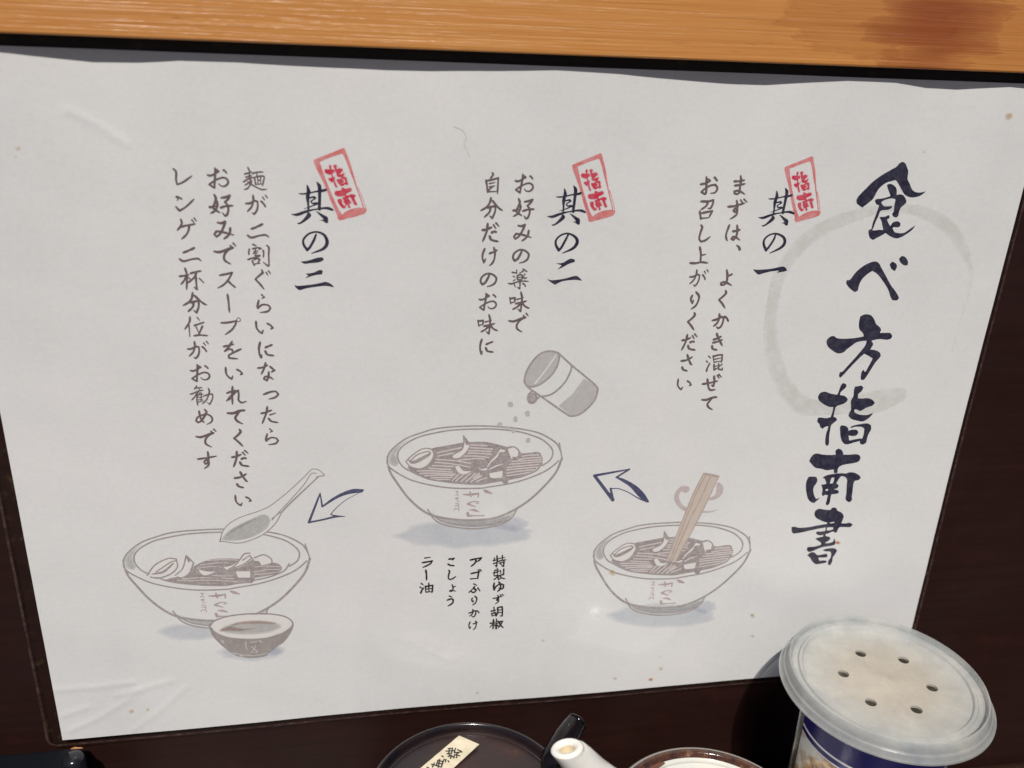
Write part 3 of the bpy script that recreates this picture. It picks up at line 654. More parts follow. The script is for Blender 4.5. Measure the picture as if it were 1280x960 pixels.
bodyl = strokes(N_, "55,545 66,575 90,612 140,680 200,735 260,765 350,780 430,783 520,775 600,745 680,695 750,630 800,570 827,508", 2.2, prof=False)
bodyl += strokes(N_, "52,535 50,500;230,735 260,780 310,805 400,820 480,818 560,800 605,770 625,735;245,755 300,790 400,807 500,805 580,785", 1.5, prof=False)
bodyl += strokes(N_, "815,440 822,480 827,510", 1.3, prof=False)
noodle = polys(L_, LR("560,300 700,268 850,240 950,222 1150,212 R200,220 R350,255 R420,275 R500,285 R600,350 R790,335 R835,380 R848,440 R800,510 R700,580 R560,630 R400,665 R200,708 R60,724 900,715 720,693 560,663 430,618 330,563 280,520 400,420"))
strand = strokes(L_, LR("625,425 850,440 1040,472;610,460 800,475 1030,517;580,500 800,507 830,507;540,530 800,547;400,562 600,562 820,577;430,592 620,590 850,602;490,622 650,612 830,617;560,647 700,640 820,642;600,667 720,665 790,667;"
    "640,345 800,310 930,285;650,385 800,355 860,350;1000,250 1150,255 R180,262;1030,285 R60,288 R250,300;1020,320 R60,320 R230,330;1010,350 R60,350 R230,362;960,385 R60,385 R200,402;900,432 1150,412 R150,427;"
    "R600,385 R700,373 R800,370;R560,425 R700,406 R825,400;R480,447 R650,440 R835,425;R450,482 R650,466 R835,450;R420,522 R600,502 R800,485;R400,552 R600,532 R780,515;R400,592 R560,567 R740,547;R420,622 R560,602 R700,577;"
    "820,680 900,600;860,687 960,600;920,692 1040,590;980,697 1100,590;1040,697 1150,612;R20,645 R90,590;R0,682 R120,620;R50,690 R180,640"), 1.2, prof=False)
tops_w = polys(L_, LR("268,462 330,385 430,318 510,298 575,315 590,362 570,425 515,492 430,530 335,512 285,485;815,382 850,360 925,312 952,250 975,215 1005,245 1025,255 1005,310 958,365 908,402 850,412 822,398;850,510 900,505 950,560 1050,565 980,598 900,588;"
    "R430,300 R500,283 R552,322 R550,385 R500,402 R478,425 R450,360;R203,592 R368,562 R372,640 R250,650 R208,622;R200,545 R280,500 R380,475 R385,492 R280,530 R215,565;R175,500 R230,430 R290,370 R340,300 R405,315 R385,335 R340,340 R300,400 R240,450 R190,515;R50,490 R110,545 R200,520 R160,560 R110,580"))
tops_l = strokes(L_, LR("262,450 330,382 430,312 510,292 580,310 600,360 575,430 520,500 430,538 330,522 262,450;320,440 400,368 520,330 560,345 520,385 420,450 335,470 300,435;812,380 850,355 930,310 955,245 955,140 980,185 1030,245 1008,312 960,368 908,408 850,418 815,395;"
    "R350,262 R420,280 R500,272 R562,318 R582,372 R540,400 R490,400;R330,360 R395,340 R375,400 R420,392 R400,440 R470,430;R170,505 R230,425 R290,365 R335,290 R410,310;R190,525 R260,460 R320,405;R100,585 R200,560 R290,520 R385,485"), 1.3, prof=False)
tops_l += strokes(L_, LR("330,462,24 420,432,34 520,378,30 560,350,10;962,150,10 985,200,30 1000,235,30;R190,580,26 R200,655,22 R300,668,24 R385,655,40 R390,560,30;R345,360,40 R370,420,46 R440,425,36;R30,480,20 R100,565,24 R180,560,12;R400,680,60"))
mark = strokes(Q_, "835,165,22 880,185,40 955,212,16;500,230,14 620,232,30 745,212,18 738,268,18;608,190,20 620,268,16;740,345,12 650,345,14 570,382,26 690,425,10;710,372,14 752,362,10;605,475,12 680,482,30 742,505,14;570,530,34 578,572,30 700,570,12 832,568,16")
mark += strokes(Q_, "380,180,10 425,190,12;400,185,8 402,225,8;370,245,8 400,228,10 425,250,8;375,290,12 420,280,10 412,305,10 380,300,8;395,330,10 428,345,10;375,372,10 430,385,12;365,410,10 430,410,12 425,440,10;350,492,8 365,455,10 428,460,12 432,495,8")
rimwash = polys(L_, "42,440 60,350 150,258 250,200 300,190 210,265 168,330 160,400 185,470 150,520 80,500")
footwash = polys(N_, "235,740 300,765 430,783 560,765 620,738 600,775 520,808 400,815 300,795 260,770")
bx = lambda z0, x0, x1, y0, y1: (rect([z0.x0+x0/z0.sc], [z0.y0+(y0+y1)/2/z0.sc])[0][0], rect([z0.x0+x1/z0.sc], [z0.y0+(y0+y1)/2/z0.sc])[0][0],
                                  rect([z0.x0+(x0+x1)/2/z0.sc], [z0.y0+y0/z0.sc])[0][1], rect([z0.x0+(x0+x1)/2/z0.sc], [z0.y0+y1/z0.sc])[0][1])
ref = bx(N_, 50, 827, 362, 783)
def bowl_at(sh, b):
    A_ = np.diag([(b[1]-b[0])/(ref[1]-ref[0]), (b[3]-b[2])/(ref[3]-ref[2])])
    return moved(sh, A_, np.array([ref[0], ref[2]]), np.array([b[0], b[2]]))
U_ = Z(140, 560, 3.427); U2 = Z(250, 690, 6.857); U3 = Z(150, 660, 9.6)
BL = [(ref, 'drawing of a noodle bowl under a tipping shaker'), (bx(W_, 50, 942, 333, 818), 'drawing of a noodle bowl being stirred with chopsticks'),
      (bx(U_, 55, 856, 345, 740), 'drawing of a nearly finished noodle bowl with a spoon')]
for i, (b, l) in enumerate(BL):
    f = (lambda s: s) if i == 0 else (lambda s: bowl_at(s, b))
    o = print_mesh('bowl_drawing', f(rim)+f(bodyl), K_LINE, sheet, .1, .09, l)
    print_mesh('rim_wash', f(rimwash), K_GREY, o, .2, .04, fade=.45); print_mesh('foot_wash', f(footwash), K_GREY, o, .25, .04, fade=.6)
    print_mesh('shop_mark', f(mark), K_MARK, o, .08, .12)
    if i < 2:
        print_mesh('noodle_hatching', f(noodle), K_NOODLE, o, .15, .05); print_mesh('noodle_strands', f(strand), K_STRAND, o, .09, .075)
        print_mesh('topping_blanks', f(tops_w), K_WHITE, o, .12, .10); print_mesh('topping_lines', f(tops_l), K_NOODLE, o, .1, .12)
    else:
        n3 = polys(U_, "215,568 262,555 310,545 345,510 400,483 450,474 530,474 600,482 700,492 726,508 728,522 700,540 640,552 612,556 608,572 560,580 460,588 350,584 270,577")
        s3 = strokes(U_, "300,560 400,555 520,560;330,570 420,566 540,572;280,566 330,566;380,500 450,492 500,492;365,515 420,508 470,510;400,482 470,478 540,480;610,510 660,505 715,508;605,530 660,522 715,520;610,542 660,538 700,532;330,578 450,580 560,575;430,545 480,548 520,546", .8, prof=False)
        w3 = polys(U_, "160,542 190,505 240,478 272,480 275,505 250,535 205,552 172,550;275,545 305,515 320,470 345,490 328,535 300,553 280,552;370,520 405,528 445,530 400,545 380,535;530,528 592,528 592,555 540,555;622,470 650,460 680,475 682,495 640,502;470,512 520,500 575,462 610,470 560,505 520,522 490,525")
        l3 = strokes(U_, "150,545 185,500 240,473 275,475 280,510 250,540 200,557 165,552;190,530 250,490 272,483;172,540,5 220,530,9 262,495,6;272,545 303,515 318,460 350,492 330,538 300,556 280,552;318,462,3 330,485,8;610,470 650,457 682,475 685,495 650,503;468,505 490,525 530,500 565,455 590,450;500,520 560,500 600,470;480,530 540,515 590,500;528,525 528,558 595,558 598,525;560,480 590,460 605,480 580,500;380,545,5 450,555,5 520,548,4;430,520 470,500 480,480;300,575 420,582 600,575", 1.4, prof=False)
        print_mesh('noodle_hatching', n3, K_NOODLE, o, .15, .05); print_mesh('noodle_strands', s3, K_STRAND, o, .08, .075)
        print_mesh('topping_blanks', w3, K_WHITE, o, .12, .10); print_mesh('topping_lines', l3, K_NOODLE, o, .09, .12)
def blob(zm, x, y, rx, ry, n=22, j=.12):
    return polys(zm, ' '.join(f'{x+rx*math.cos(6.2832*k/n)*(1+random.uniform(-j,j)):.1f},{y+ry*math.sin(6.2832*k/n)*(1+random.uniform(-j,j)):.1f}' for k in range(n)))
for bl, l in ((blob(N_, 395, 845, 310, 70), 'middle'), (blob(W_, 450, 865, 320, 75), 'right'), (blob(U_, 330, 790, 140, 42), 'left'), (blob(U_, 590, 880, 150, 38), 'small sauce')):
    print_mesh('blue_shade', bl, K_BLUE, sheet, .5, .02, 'pale blue watercolour shade below the %s bowl' % l, fade=1.7)
for bl, l in ((blob(N_, 600, 800, 88, 36), 'middle'), (blob(W_, 685, 815, 80, 42), 'right'), (blob(U_, 700, 868, 50, 25), 'small sauce')):
    print_mesh('blue_shade', bl, K_BLUE2, sheet, .35, .03, 'deeper blue patch beside the foot of the %s bowl' % l, fade=1.1)
# chopsticks, swirl
cs = print_mesh('chopsticks_drawing', polys(W_, "685,52 728,60 770,66 735,150 690,240 640,340 585,440 530,545 510,565 490,555 470,560 475,540 515,440 560,330 590,255 620,180"), K_TAN, sheet, .14, .14, 'tan pair of chopsticks drawn standing in the stirred bowl')
print_mesh('swirl_mark', strokes(W_, "583,145,30 560,140,22 535,165,20 530,200,20 552,238,18 590,262,17 650,270,12 720,273,7 765,260,3;768,115,16 776,140,30 770,170,26 745,192,18 700,203,8"), K_SWIRL, cs, .12, .125)
print_mesh('stick_lines', strokes(W_, "685,52 620,180 560,330 475,540;770,68 690,240 640,340 530,545;728,60 660,210 600,330 500,555;700,55 640,170 575,330 490,550", 1.3, prof=False)+strokes(W_, "686,55,9 728,63,12 768,72,9"), K_STICK, cs, .09, .165)
# shaker
T_ = Z(640, 430, 7.385)
sk = print_mesh('shaker_drawing', strokes(T_, "425,80 545,190 690,310 775,385 790,430 760,520 690,600 620,650 550,665 510,650 400,575 270,485 190,430 150,400 122,365 115,330 135,250 190,160 260,90 340,65 410,75;425,80 437,115 425,180 385,260 330,320 260,370 190,395 150,388;548,190 545,240 490,350 400,440 330,475 270,482;190,430 155,462;260,480 212,525", 1.75, prof=False)
   +strokes(T_, "150,500,22 160,468,20 190,462,18 218,480,20 220,512,22 195,538,22 162,532,22 150,500,22;172,490,10 190,485,10 198,500,10 180,508,10"), K_LINE, sheet, .1, .12, 'drawing of a tipped shaker pouring over the middle bowl')
print_mesh('shaker_wash', polys(T_, "420,90 435,115 425,180 385,260 330,320 260,370 190,395 150,385 122,350 118,320 135,250 190,160 260,90 340,68;665,318 775,390 785,440 750,530 690,600 610,655 550,660 430,572 500,510 560,460 610,390")+strokes(T_, "165,480,30 190,510,30")
   +polys(T_, "205,360 300,245 405,95 412,105 330,225 215,372", -1), K_GREYH, sk, .12, .05)
print_mesh('spice_grains', sum([blob(N_, x, y, r, r, 9, .25) for x, y, r in ((597, 268, 13), (673, 310, 13), (620, 333, 12), (550, 357, 12), (612, 385, 11), (677, 428, 12), (585, 372, 9))], []), K_GREYH, sk, .12, .14)
# arrows
A2 = Z(370, 580, 9.6)
print_mesh('arrow_drawing', strokes(W_, "258,30,6 60,66,12;60,66,13 165,205,15;165,205,12 152,140,9;152,140,5 200,141,4 260,165,4 310,195,5 365,215,9;258,30,9 185,76,8")+polys(W_, "182,78 190,72 240,90 300,125 342,165 372,212 352,218 330,200 308,182 262,130 222,103"), K_ARROW, sheet, .09, .12, 'navy outlined arrow pointing left, above the stirred bowl')
print_mesh('arrow_drawing', strokes(A2, "290,350,12 255,440,18 155,700,24;155,700,20 330,665,18 470,632,20 588,628,5;290,350,10 315,510,18;415,605,8 480,622,16 585,628,6;760,345,4 600,430,6 480,530,7 415,605,9")+polys(A2, "305,508 430,412 560,340 680,300 770,300 818,305 790,340 700,350 590,372 470,425 325,515"), K_ARROW, sheet, .09, .12, 'navy outlined arrow pointing down left, above the spoon')
# spoon
O_ = Z(260, 580, 8)
sp = print_mesh('spoon_drawing', strokes(O_, "118,775 150,670 220,590 330,530 480,480 600,430 700,360 820,260 950,140 1030,58 1060,50 1110,60 1162,105 1155,118 1110,120 1080,132;1110,122 950,270 800,410 740,480 690,570 630,640 540,710 400,770 290,790 150,772 118,775;640,560 720,470 850,330 960,205 1030,100 1085,92;640,545 740,470 800,410", 1.0, prof=False)+strokes(O_, "1100,130,10 950,270,12 800,412,14 740,480,10"), K_LINE, sheet, .09, .14, 'drawing of a tilted soup spoon over the left bowl')
print_mesh('spoon_wash', polys(O_, "130,760 200,670 300,610 420,555 530,500 600,510 638,560 600,640 520,700 420,745 280,772 180,770"), K_GREY, sp, .15, .125, fade=.5)
print_mesh('spoon_wash', strokes(O_, "125,762,22 220,680,40 350,605,44 470,545,30"), K_GREY, sp, .12, .14, fade=.9)
print_mesh('spoon_blank', polys(O_, "122,770 150,670 220,590 330,530 480,480 600,430 700,360 820,260 950,140 1030,60 1060,52 1110,62 1158,105 1110,120 950,270 800,410 740,480 690,570 630,640 540,710 400,770 290,788 150,770"), m_paper, sp, .2, .1)
# sauce bowl
sb = print_mesh('sauce_bowl_drawing', polys(U2, "78,645 110,672 140,692 250,732 400,747 560,737 680,702 760,655 792,620 790,668 730,760 650,820 590,865 560,892 450,908 350,898 280,872 200,812 110,722")+strokes(U2, "80,640 85,620 120,590 200,560 300,540 450,528 600,530 720,550 785,590 794,640 760,672 680,705 560,740 400,748 250,735 140,695 80,640", 1.5, prof=False), K_DARKBOWL, sheet, .12, .15, 'drawing of a small dark sauce bowl in front of the left bowl')
print_mesh('sauce_bowl_blank', polys(U2, "95,638 130,595 200,568 300,548 450,537 600,538 715,557 775,600 780,625 670,692 560,730 400,738 250,725 140,682"), K_WHITE, sb, .15, .135)
print_mesh('sauce_wash', polys(U2, "160,665 220,620 330,600 470,590 600,592 690,610 710,650 620,690 500,712 350,715 220,700"), K_GREY, sb, .15, .16, fade=1.2)
print_mesh('sauce_wash', strokes(U2, "180,672,30 250,655,44 320,665,36 400,662,20 490,655,10;250,640,16 330,610,30 500,600,36 640,610,26"), K_SAUCE, sb, .12, .175, fade=.6)
print_mesh('bowl_mark', strokes(U2, "395,770,8 392,800,7 402,835,7;430,775,7 485,768,7;510,760,10 532,772,6;440,808,7 470,835,8 492,855,7;478,805,7 462,830,7 442,857,7;440,860,5 490,860,5;190,760,14 200,778,10;350,885,14 360,890,14;285,865,8 400,885,7 520,880,6 580,862,6", 1), K_GREYH, sb, .08, .18)
# stains, hair
P1 = Z(0, 0, 1)
for x, y, r in ((765.6, 716, 4.5), (940, 769, 3.8), (940.6, 795, 3), (825.6, 836, 3.4), (769, 848, 3), (679, 800, 3), (164.7, 889, 4), (184, 887, 3.4), (1261, 145, 6), (1155, 190, 3), (22, 185, 4.5), (20, 196, 3), (597, 866, 3)):
    print_mesh('food_stain', blob(P1, x, y, r, r*.9, 11, .3), K_STAIN, sheet, .18, .19, fade=.45)
for x, y, r in ((1047.3, 678.5, 3.4), (813.5, 849.5, 3.4), (824.5, 821.5, 1.4), (940, 769, 1.6), (433, 121, 1.2), (510, 165, 1)):
    print_mesh('food_stain', blob(P1, x, y, r, r*.8, 11, .35), K_STAIN2, sheet, .12, .2, fade=.25)
print_mesh('hair_mark', strokes(P1, "567,158,.9 578,163,.9 583,173,.8 580,180,.8 588,198,.7"), K_HAIR, sheet, .09, .14, 'thin curled hair under the film')
# ------------------------------------------------------------------ things on the table
def lathe(bm, prof, c, seg=96, axis=None, scale=1.0, y_dir=None):
    """prof: list of (radius, height) in m; c: centre at height 0"""
    c = Vector(c); rings = []
    for r, h in prof:
        if r < 1e-6: rings.append([bm.verts.new(c+Vector((0, 0, h)))])
        else: rings.append([bm.verts.new(c+Vector((r*math.cos(6.283185307*k/seg), r*math.sin(6.283185307*k/seg), h))) for k in range(seg)])
    for A_, B_ in zip(rings[:-1], rings[1:]):
        for k in range(seg):
            l = (k+1) % seg
            if len(A_) == 1 and len(B_) == 1: continue
            if len(A_) == 1: bm.faces.new((A_[0], B_[l], B_[k]))
            elif len(B_) == 1: bm.faces.new((A_[k], A_[l], B_[0]))
            else: bm.faces.new((A_[k], A_[l], B_[l], B_[k]))
def smooth_prof(pts, per=5):
    return [(max(p[0], 0), p[1]) for p in catmull(np.array(pts, float), False, per, 70)]
def tube(bm, pts, rad, seg=24, cap0=True, cap1=True):
    P = [Vector(p) for p in pts]; rings = []
    for i, p in enumerate(P):
        t = (P[min(i+1, len(P)-1)]-P[max(i-1, 0)]).normalized()
        a = t.cross(Vector((0, 1, 0.01))).normalized(); b_ = t.cross(a)
        rings.append([bm.verts.new(p+(a*math.cos(6.2832*k/seg)+b_*math.sin(6.2832*k/seg))*rad[i]) for k in range(seg)])
    for A_, B_ in zip(rings[:-1], rings[1:]):
        for k in range(seg):
            l = (k+1) % seg; bm.faces.new((A_[k], A_[l], B_[l], B_[k]))
    if cap0: bm.faces.new(rings[0][::-1])
    if cap1: bm.faces.new(rings[-1])
def fix(bm): bmesh.ops.recalc_face_normals(bm, faces=bm.faces)

# ---- pepper can with a punched plastic lid
LY = .042; LC = Vector((.1610, WALL-LY, CAM_H-.1840))     # centre of the lid's upper rim
can = thing('spice_can', 'round blue spice can under a cloudy plastic lid punched with six holes', 'can', (LC.x, LC.y, 0))
R = .0315
m_lid, nt, b = mat('cloudy_plastic', (.78, .78, .74), .3)
v = mapping(nt); n1 = noise(nt, 110, 5, .65, v); n2 = noise(nt, 900, 3, .7, v)
geo = nd(nt, 'ShaderNodeTexCoord'); mp = nd(nt, 'ShaderNodeMapping'); nt.links.new(geo.outputs['Object'], mp.inputs[0])
mp.inputs['Location'].default_value = (-LC.x, -LC.y, 0); mp.inputs['Scale'].default_value = (1, 1, 0)
ln = nd(nt, 'ShaderNodeVectorMath', operation='LENGTH'); nt.links.new(mp.outputs[0], ln.inputs[0])
rad_ = mth(nt, 'ADD', ln.outputs['Value'], mth(nt, 'MULTIPLY', mth(nt, 'SUBTRACT', n1, .5), .02))
dust = ramp(nt, rad_, [(.011, (1,)*3), (.0225, (.25,)*3), (.026, (0,)*3)])
dn = ramp(nt, n2, [(.3, (.45,)*3), (.6, (1,)*3)])
dustf = mth(nt, 'MULTIPLY', mth(nt, 'MULTIPLY', dust, dn), .55)
base = ramp(nt, n1, [(.3, (.46, .49, .50)), (.7, (.70, .69, .64))])
basec = mixc(nt, dustf, base, (.62, .50, .345))
basec = mixc(nt, mth(nt, 'MULTIPLY', ramp(nt, noise(nt, 1400, 2, .6, v), [(.70, (0,)*3), (.78, (1,)*3)]), mth(nt, 'MULTIPLY', dust, .6)), basec, (.45, .22, .08))
nt.links.new(basec, b.inputs['Base Color'])
b.inputs['Roughness'].default_value = .24
b.inputs['Specular IOR Level'].default_value = .5
tr = nd(nt, 'ShaderNodeBsdfTranslucent'); nt.links.new(basec, tr.inputs['Color'])
tp = nd(nt, 'ShaderNodeBsdfTransparent'); tp.inputs[0].default_value = (.93, .95, .97, 1)
mx = nd(nt, 'ShaderNodeMixShader'); mx.inputs[0].default_value = .2
nt.links.new(b.outputs[0], mx.inputs[1]); nt.links.new(tr.outputs[0], mx.inputs[2])
mx2 = nd(nt, 'ShaderNodeMixShader'); nt.links.new(mx.outputs[0], mx2.inputs[1]); nt.links.new(tp.outputs[0], mx2.inputs[2])
thin = ramp(nt, ln.outputs['Value'], [(.0, (.26,)*3), (.0262, (.26,)*3), (.0272, (.34,)*3), (.0298, (.36,)*3), (.0303, (.62,)*3)])
nt.links.new(mth(nt, 'SUBTRACT', thin, mth(nt, 'MULTIPLY', dustf, .2)), mx2.inputs[0])
nt.links.new(mx2.outputs[0], nt.nodes['Material Output'].inputs[0])
bump(nt, b, mth(nt, 'ADD', n1, mth(nt, 'MULTIPLY', n2, .3)), .22, .0006)
# one closed shell: skirt, rolled rim, sunken top with a raised ring and a boss
top = [(0, -.0018), (.0012, -.0018), (.0020, -.0022), (.0200, -.0022), (.0250, -.0021), (.0255, -.0013), (.0260, -.0012), (.0264, -.0013), (.0268, -.0020), (.0275, -.0022), (.0285, -.0019), (.0288, -.0006), (.0292, -.0001), (.0296, -.0002), (.0300, -.0010),
       (.0304, -.0024), (.0306, -.0030), (.0310, -.0032), (.0312, -.0036), (.0314, -.0047), (.0318, -.0051), (.0322, -.0050), (.0322, -.0054)]
und = [(.0308, -.0054), (.0305, -.0040), (.0298, -.0034), (.0296, -.0014), (.0291, -.0008), (.0287, -.0016), (.0282, -.0030), (.0264, -.0031), (.0240, -.0030), (0, -.0030)]
bm = bmesh.new(); lathe(bm, top+und, LC, 144); fix(bm)
for f in bm.faces: f.smooth = True
me = D.meshes.new('lid'); bm.to_mesh(me); bm.free()
lid = link('lid', me, m_lid, can)
cb = bmesh.new()
HOLES = [(512, 287), (714, 318), (848, 448), (775, 551), (560, 517), (431, 382)]
hc = []
for hx, hy in HOLES:
    d = pixray(940+hx/3.765, 740+hy/3.765)[:, 0]; t = (LC.z-.002-CAM_H)/d[2]; hc.append((d[0]*t, d[1]*t))
    ring = [cb.verts.new((d[0]*t+.00172*math.cos(6.2832*k/20), d[1]*t+.00172*math.sin(6.2832*k/20), LC.z-.006)) for k in range(20)]
    ring2 = [cb.verts.new((q.co.x, q.co.y, LC.z+.004)) for q in ring]
    cb.faces.new(ring[::-1]); cb.faces.new(ring2)
    for k in range(20): cb.faces.new((ring[k], ring[(k+1) % 20], ring2[(k+1) % 20], ring2[k]))
cme = D.meshes.new('cut'); cb.to_mesh(cme); cb.free(); cut = D.objects.new('cut', cme); COL.objects.link(cut)
mod = lid.modifiers.new('b', 'BOOLEAN'); mod.object = cut; mod.operation = 'DIFFERENCE'; mod.solver = 'EXACT'
bpy.context.view_layer.update(); dg = bpy.context.evaluated_depsgraph_get()
nm = D.meshes.new_from_object(lid.evaluated_get(dg)); lid.modifiers.clear(); lid.data = nm; nm.name = 'lid'
D.objects.remove(cut)
nm.set_sharp_from_angle(angle=math.radians(38))
# can body
m_tin, nt, b = mat('tinplate', (.55, .53, .47), .28, Metallic=1.0)
g = noise(nt, 500, 3, .6, mapping(nt)); bump(nt, b, g, .1, .0003)
CR = .0226; CH = LC.z-.0045
bm = bmesh.new(); lathe(bm, [(0, .001), (CR-.002, .001), (CR, .0), (CR+.0007, .001), (CR, .0025), (CR, CH-.003), (CR+.0009, CH-.0012), (CR+.0004, CH), (CR-.001, CH-.0005), (CR-.001, .004), (0, .004)], (LC.x, LC.y, 0), 96); fix(bm)
bm_obj('can_body', bm, m_tin, can, smooth=True)
m_pep, nt, b = mat('ground_spice', (.20, .11, .05), .9)
g = noise(nt, 1500, 4, .8, mapping(nt)); nt.links.new(ramp(nt, g, [(.3, (.08, .04, .02)), (.7, (.32, .18, .09))]), b.inputs['Base Color']); bump(nt, b, g, .6, .001)
bm = bmesh.new(); lathe(bm, [(0, CH-.028), (.012, CH-.029), (CR-.0012, CH-.031), (CR-.0012, CH-.04), (0, CH-.04)], (LC.x, LC.y, 0), 48); fix(bm)
bm_obj('spice', bm, m_pep, can, smooth=True)
# printed wrap: leaves the seam of bare tin free on the left
def band(name, z0, z1, r, col, a0, a1, m=None, n=120):
    bm = bmesh.new(); rows = []
    for z in (z0, z1):
        rows.append([bm.verts.new((LC.x+r*math.cos(a0+(a1-a0)*k/n), LC.y+r*math.sin(a0+(a1-a0)*k/n), z)) for k in range(n+1)])
    for k in range(n): bm.faces.new((rows[0][k], rows[0][k+1], rows[1][k+1], rows[1][k]))
    if m is None: m, _, _ = mat(name, col, .22)
    return bm_obj(name, bm, m, can, smooth=True)
a_s = math.radians(161)
A0 = a_s+.14; A1 = a_s+6.283-.16
m_lab, nt, b = mat('blue_label_print', (.014, .012, .125), .3)
band('label', .006, CH-.0022, CR+.0002, None, A0, A1, m_lab)
band('label_stripe', CH-.0170, CH-.0162, CR+.0003, (.78, .77, .78), A0+.02, A1, None)
m_pic, nt, b = mat('label_picture_print', (.7, .66, .58), .25)
g = noise(nt, 120, 3, .6, mapping(nt)); nt.links.new(ramp(nt, g, [(.42, (.72, .70, .66)), (.55, (.52, .36, .20)), (.7, (.10, .06, .05))]), b.inputs['Base Color'])
band('label_stripe', CH-.0192, CH-.0188, CR+.0003, (.78, .77, .78), A0+.02, A1, None)
band('label_picture', .016, CH-.0192, CR+.00025, None, A0+.02, A0+2.2, m_pic)
# beaded seam
bm = bmesh.new(); sx, sy = LC.x+(CR+.0002)*math.cos(a_s-.02), LC.y+(CR+.0002)*math.sin(a_s-.02)
tube(bm, [(sx, sy, .004), (sx, sy, CH-.003)], [.0005, .0005], 10)
for k in range(36): bmesh.ops.create_icosphere(bm, subdivisions=1, radius=.0006, matrix=Matrix.Translation((sx, sy, .006+k*(CH-.012)/35)))
fix(bm); bm_obj('can_seam', bm, m_tin, can, smooth=True)

# ---- glazed pots
def glaze(name, col, rough=.08, **k):
    m, nt, b = mat(name, col, rough, **k); b.inputs['Coat Weight'].default_value = .5; b.inputs['Coat Roughness'].default_value = .04
    return m, nt, b
m_br, nt, b = glaze('brown_black_glaze', (.02, .012, .012), .2)
n = noise(nt, 70, 5, .6, mapping(nt)); nt.links.new(ramp(nt, n, [(.35, (.006, .005, .007)), (.6, (.016, .009, .009)), (.75, (.07, .020, .010))]), b.inputs['Base Color'])
bump(nt, b, n, .1, .0006)
m_sp, nt, b = mat('dull_black_glaze', (.006, .004, .005), .13, Specular_IOR_Level=.4)
m_br2, nt, b = mat('brown_lid_glaze', (.03, .015, .012), .42)
n = noise(nt, 55, 5, .65, mapping(nt)); nt.links.new(ramp(nt, n, [(.35, (.013, .010, .012)), (.6, (.030, .014, .012)), (.8, (.11, .036, .015))]), b.inputs['Base Color'])
m_rst, nt, b = glaze('rust_edge_glaze', (.12, .035, .015), .12)
n = noise(nt, 300, 4, .7, mapping(nt)); nt.links.new(ramp(nt, n, [(.35, (.030, .013, .011)), (.6, (.085, .034, .018)), (.8, (.36, .25, .17))]), b.inputs['Base Color']); bump(nt, b, n, .25, .0005)
m_wh, nt, b = glaze('cream_white_glaze', (.74, .73, .66), .1)
n = noise(nt, 60, 4, .6, mapping(nt)); nt.links.new(ramp(nt, n, [(.3, (.52, .55, .53)), (.7, (.66, .645, .58))]), b.inputs['Base Color']); bump(nt, b, n, .08, .0006)
b.inputs['Coat Weight'].default_value = 1; b.inputs['Coat Roughness'].default_value = .095; bump(nt, b, noise(nt, 220, 3, .6, mapping(nt)), .35, .0006, 'Coat Normal')
m_sw, nt, b = glaze('milk_white_glaze', (.80, .79, .74), .12)
m_gl, nt, b = glaze('grey_edge_glaze', (.26, .24, .22), .2)
m_wi, nt, b = glaze('stained_cream_glaze', (.62, .53, .36), .15)

def pot(name, label, cx, cy, zt, ro, body_m, rim_m, lid_m, cat='sauce pot'):
    t = thing(name, label, cat, (cx, cy, 0))
    bm = bmesh.new()
    lathe(bm, smooth_prof([(0, .002), (ro*.62, .002), (ro*.66, .0), (ro*.72, .003), (ro*.98, zt*.30), (ro*1.07, zt*.55), (ro*.99, zt*.82), (ro*.93, zt-.006), (ro*.93, zt-.0035)], 6)+[(ro*.80, zt-.0035), (ro*.80, zt*.6), (0, zt*.5)], (cx, cy, 0), 96); fix(bm)
    bm_obj('pot_body', bm, body_m, t, smooth=True)
    return t
zt = at(587, 1000, .045).z; pc_ = at(587, 1001, .045)
BR_R = .0318
bp = pot('sauce_pot', 'dark brown glazed soy sauce pot with a taped name strip on its lid', pc_.x, pc_.y, zt, BR_R, m_br, m_rst, m_br2)
bm = bmesh.new()
lathe(bm, smooth_prof([(BR_R*.78, -.0060), (BR_R*.90, -.0034), (BR_R*.985, -.0024), (BR_R*1.0, -.0010), (BR_R*.975, .0), (BR_R*.945, -.0006), (BR_R*.925, -.0022), (BR_R*.90, -.0032)], 5)+smooth_prof([(BR_R*.90, -.0032), (BR_R*.885, -.0024), (BR_R*.86, -.0018), (BR_R*.5, -.0008), (BR_R*.22, -.0005), (0, -.0004)], 5), (pc_.x, pc_.y, zt), 128)
fix(bm); bpl = bm_obj('pot_lid', bm, m_br2, bp, smooth=True)
bm = bmesh.new(); lathe(bm, smooth_prof([(BR_R*.905, -.0026), (BR_R*.985, -.0020), (BR_R*1.004, -.0010), (BR_R*.985, .0004), (BR_R*.955, .0004), (BR_R*.928, -.0016)], 5), (pc_.x, pc_.y, zt), 128); fix(bm)
bm_obj('lid_rim', bm, m_br, bpl, smooth=True)
kp = at(598, 972, .05); bm = bmesh.new()
lathe(bm, smooth_prof([(.0062, -.0008), (.0056, .0010), (.0052, .0013), (.0038, .0008), (0, .0007)], 4), (pc_.x+.002, pc_.y+.004, zt), 48); fix(bm)
bm_obj('lid_knob', bm, m_br2, bpl, smooth=True)
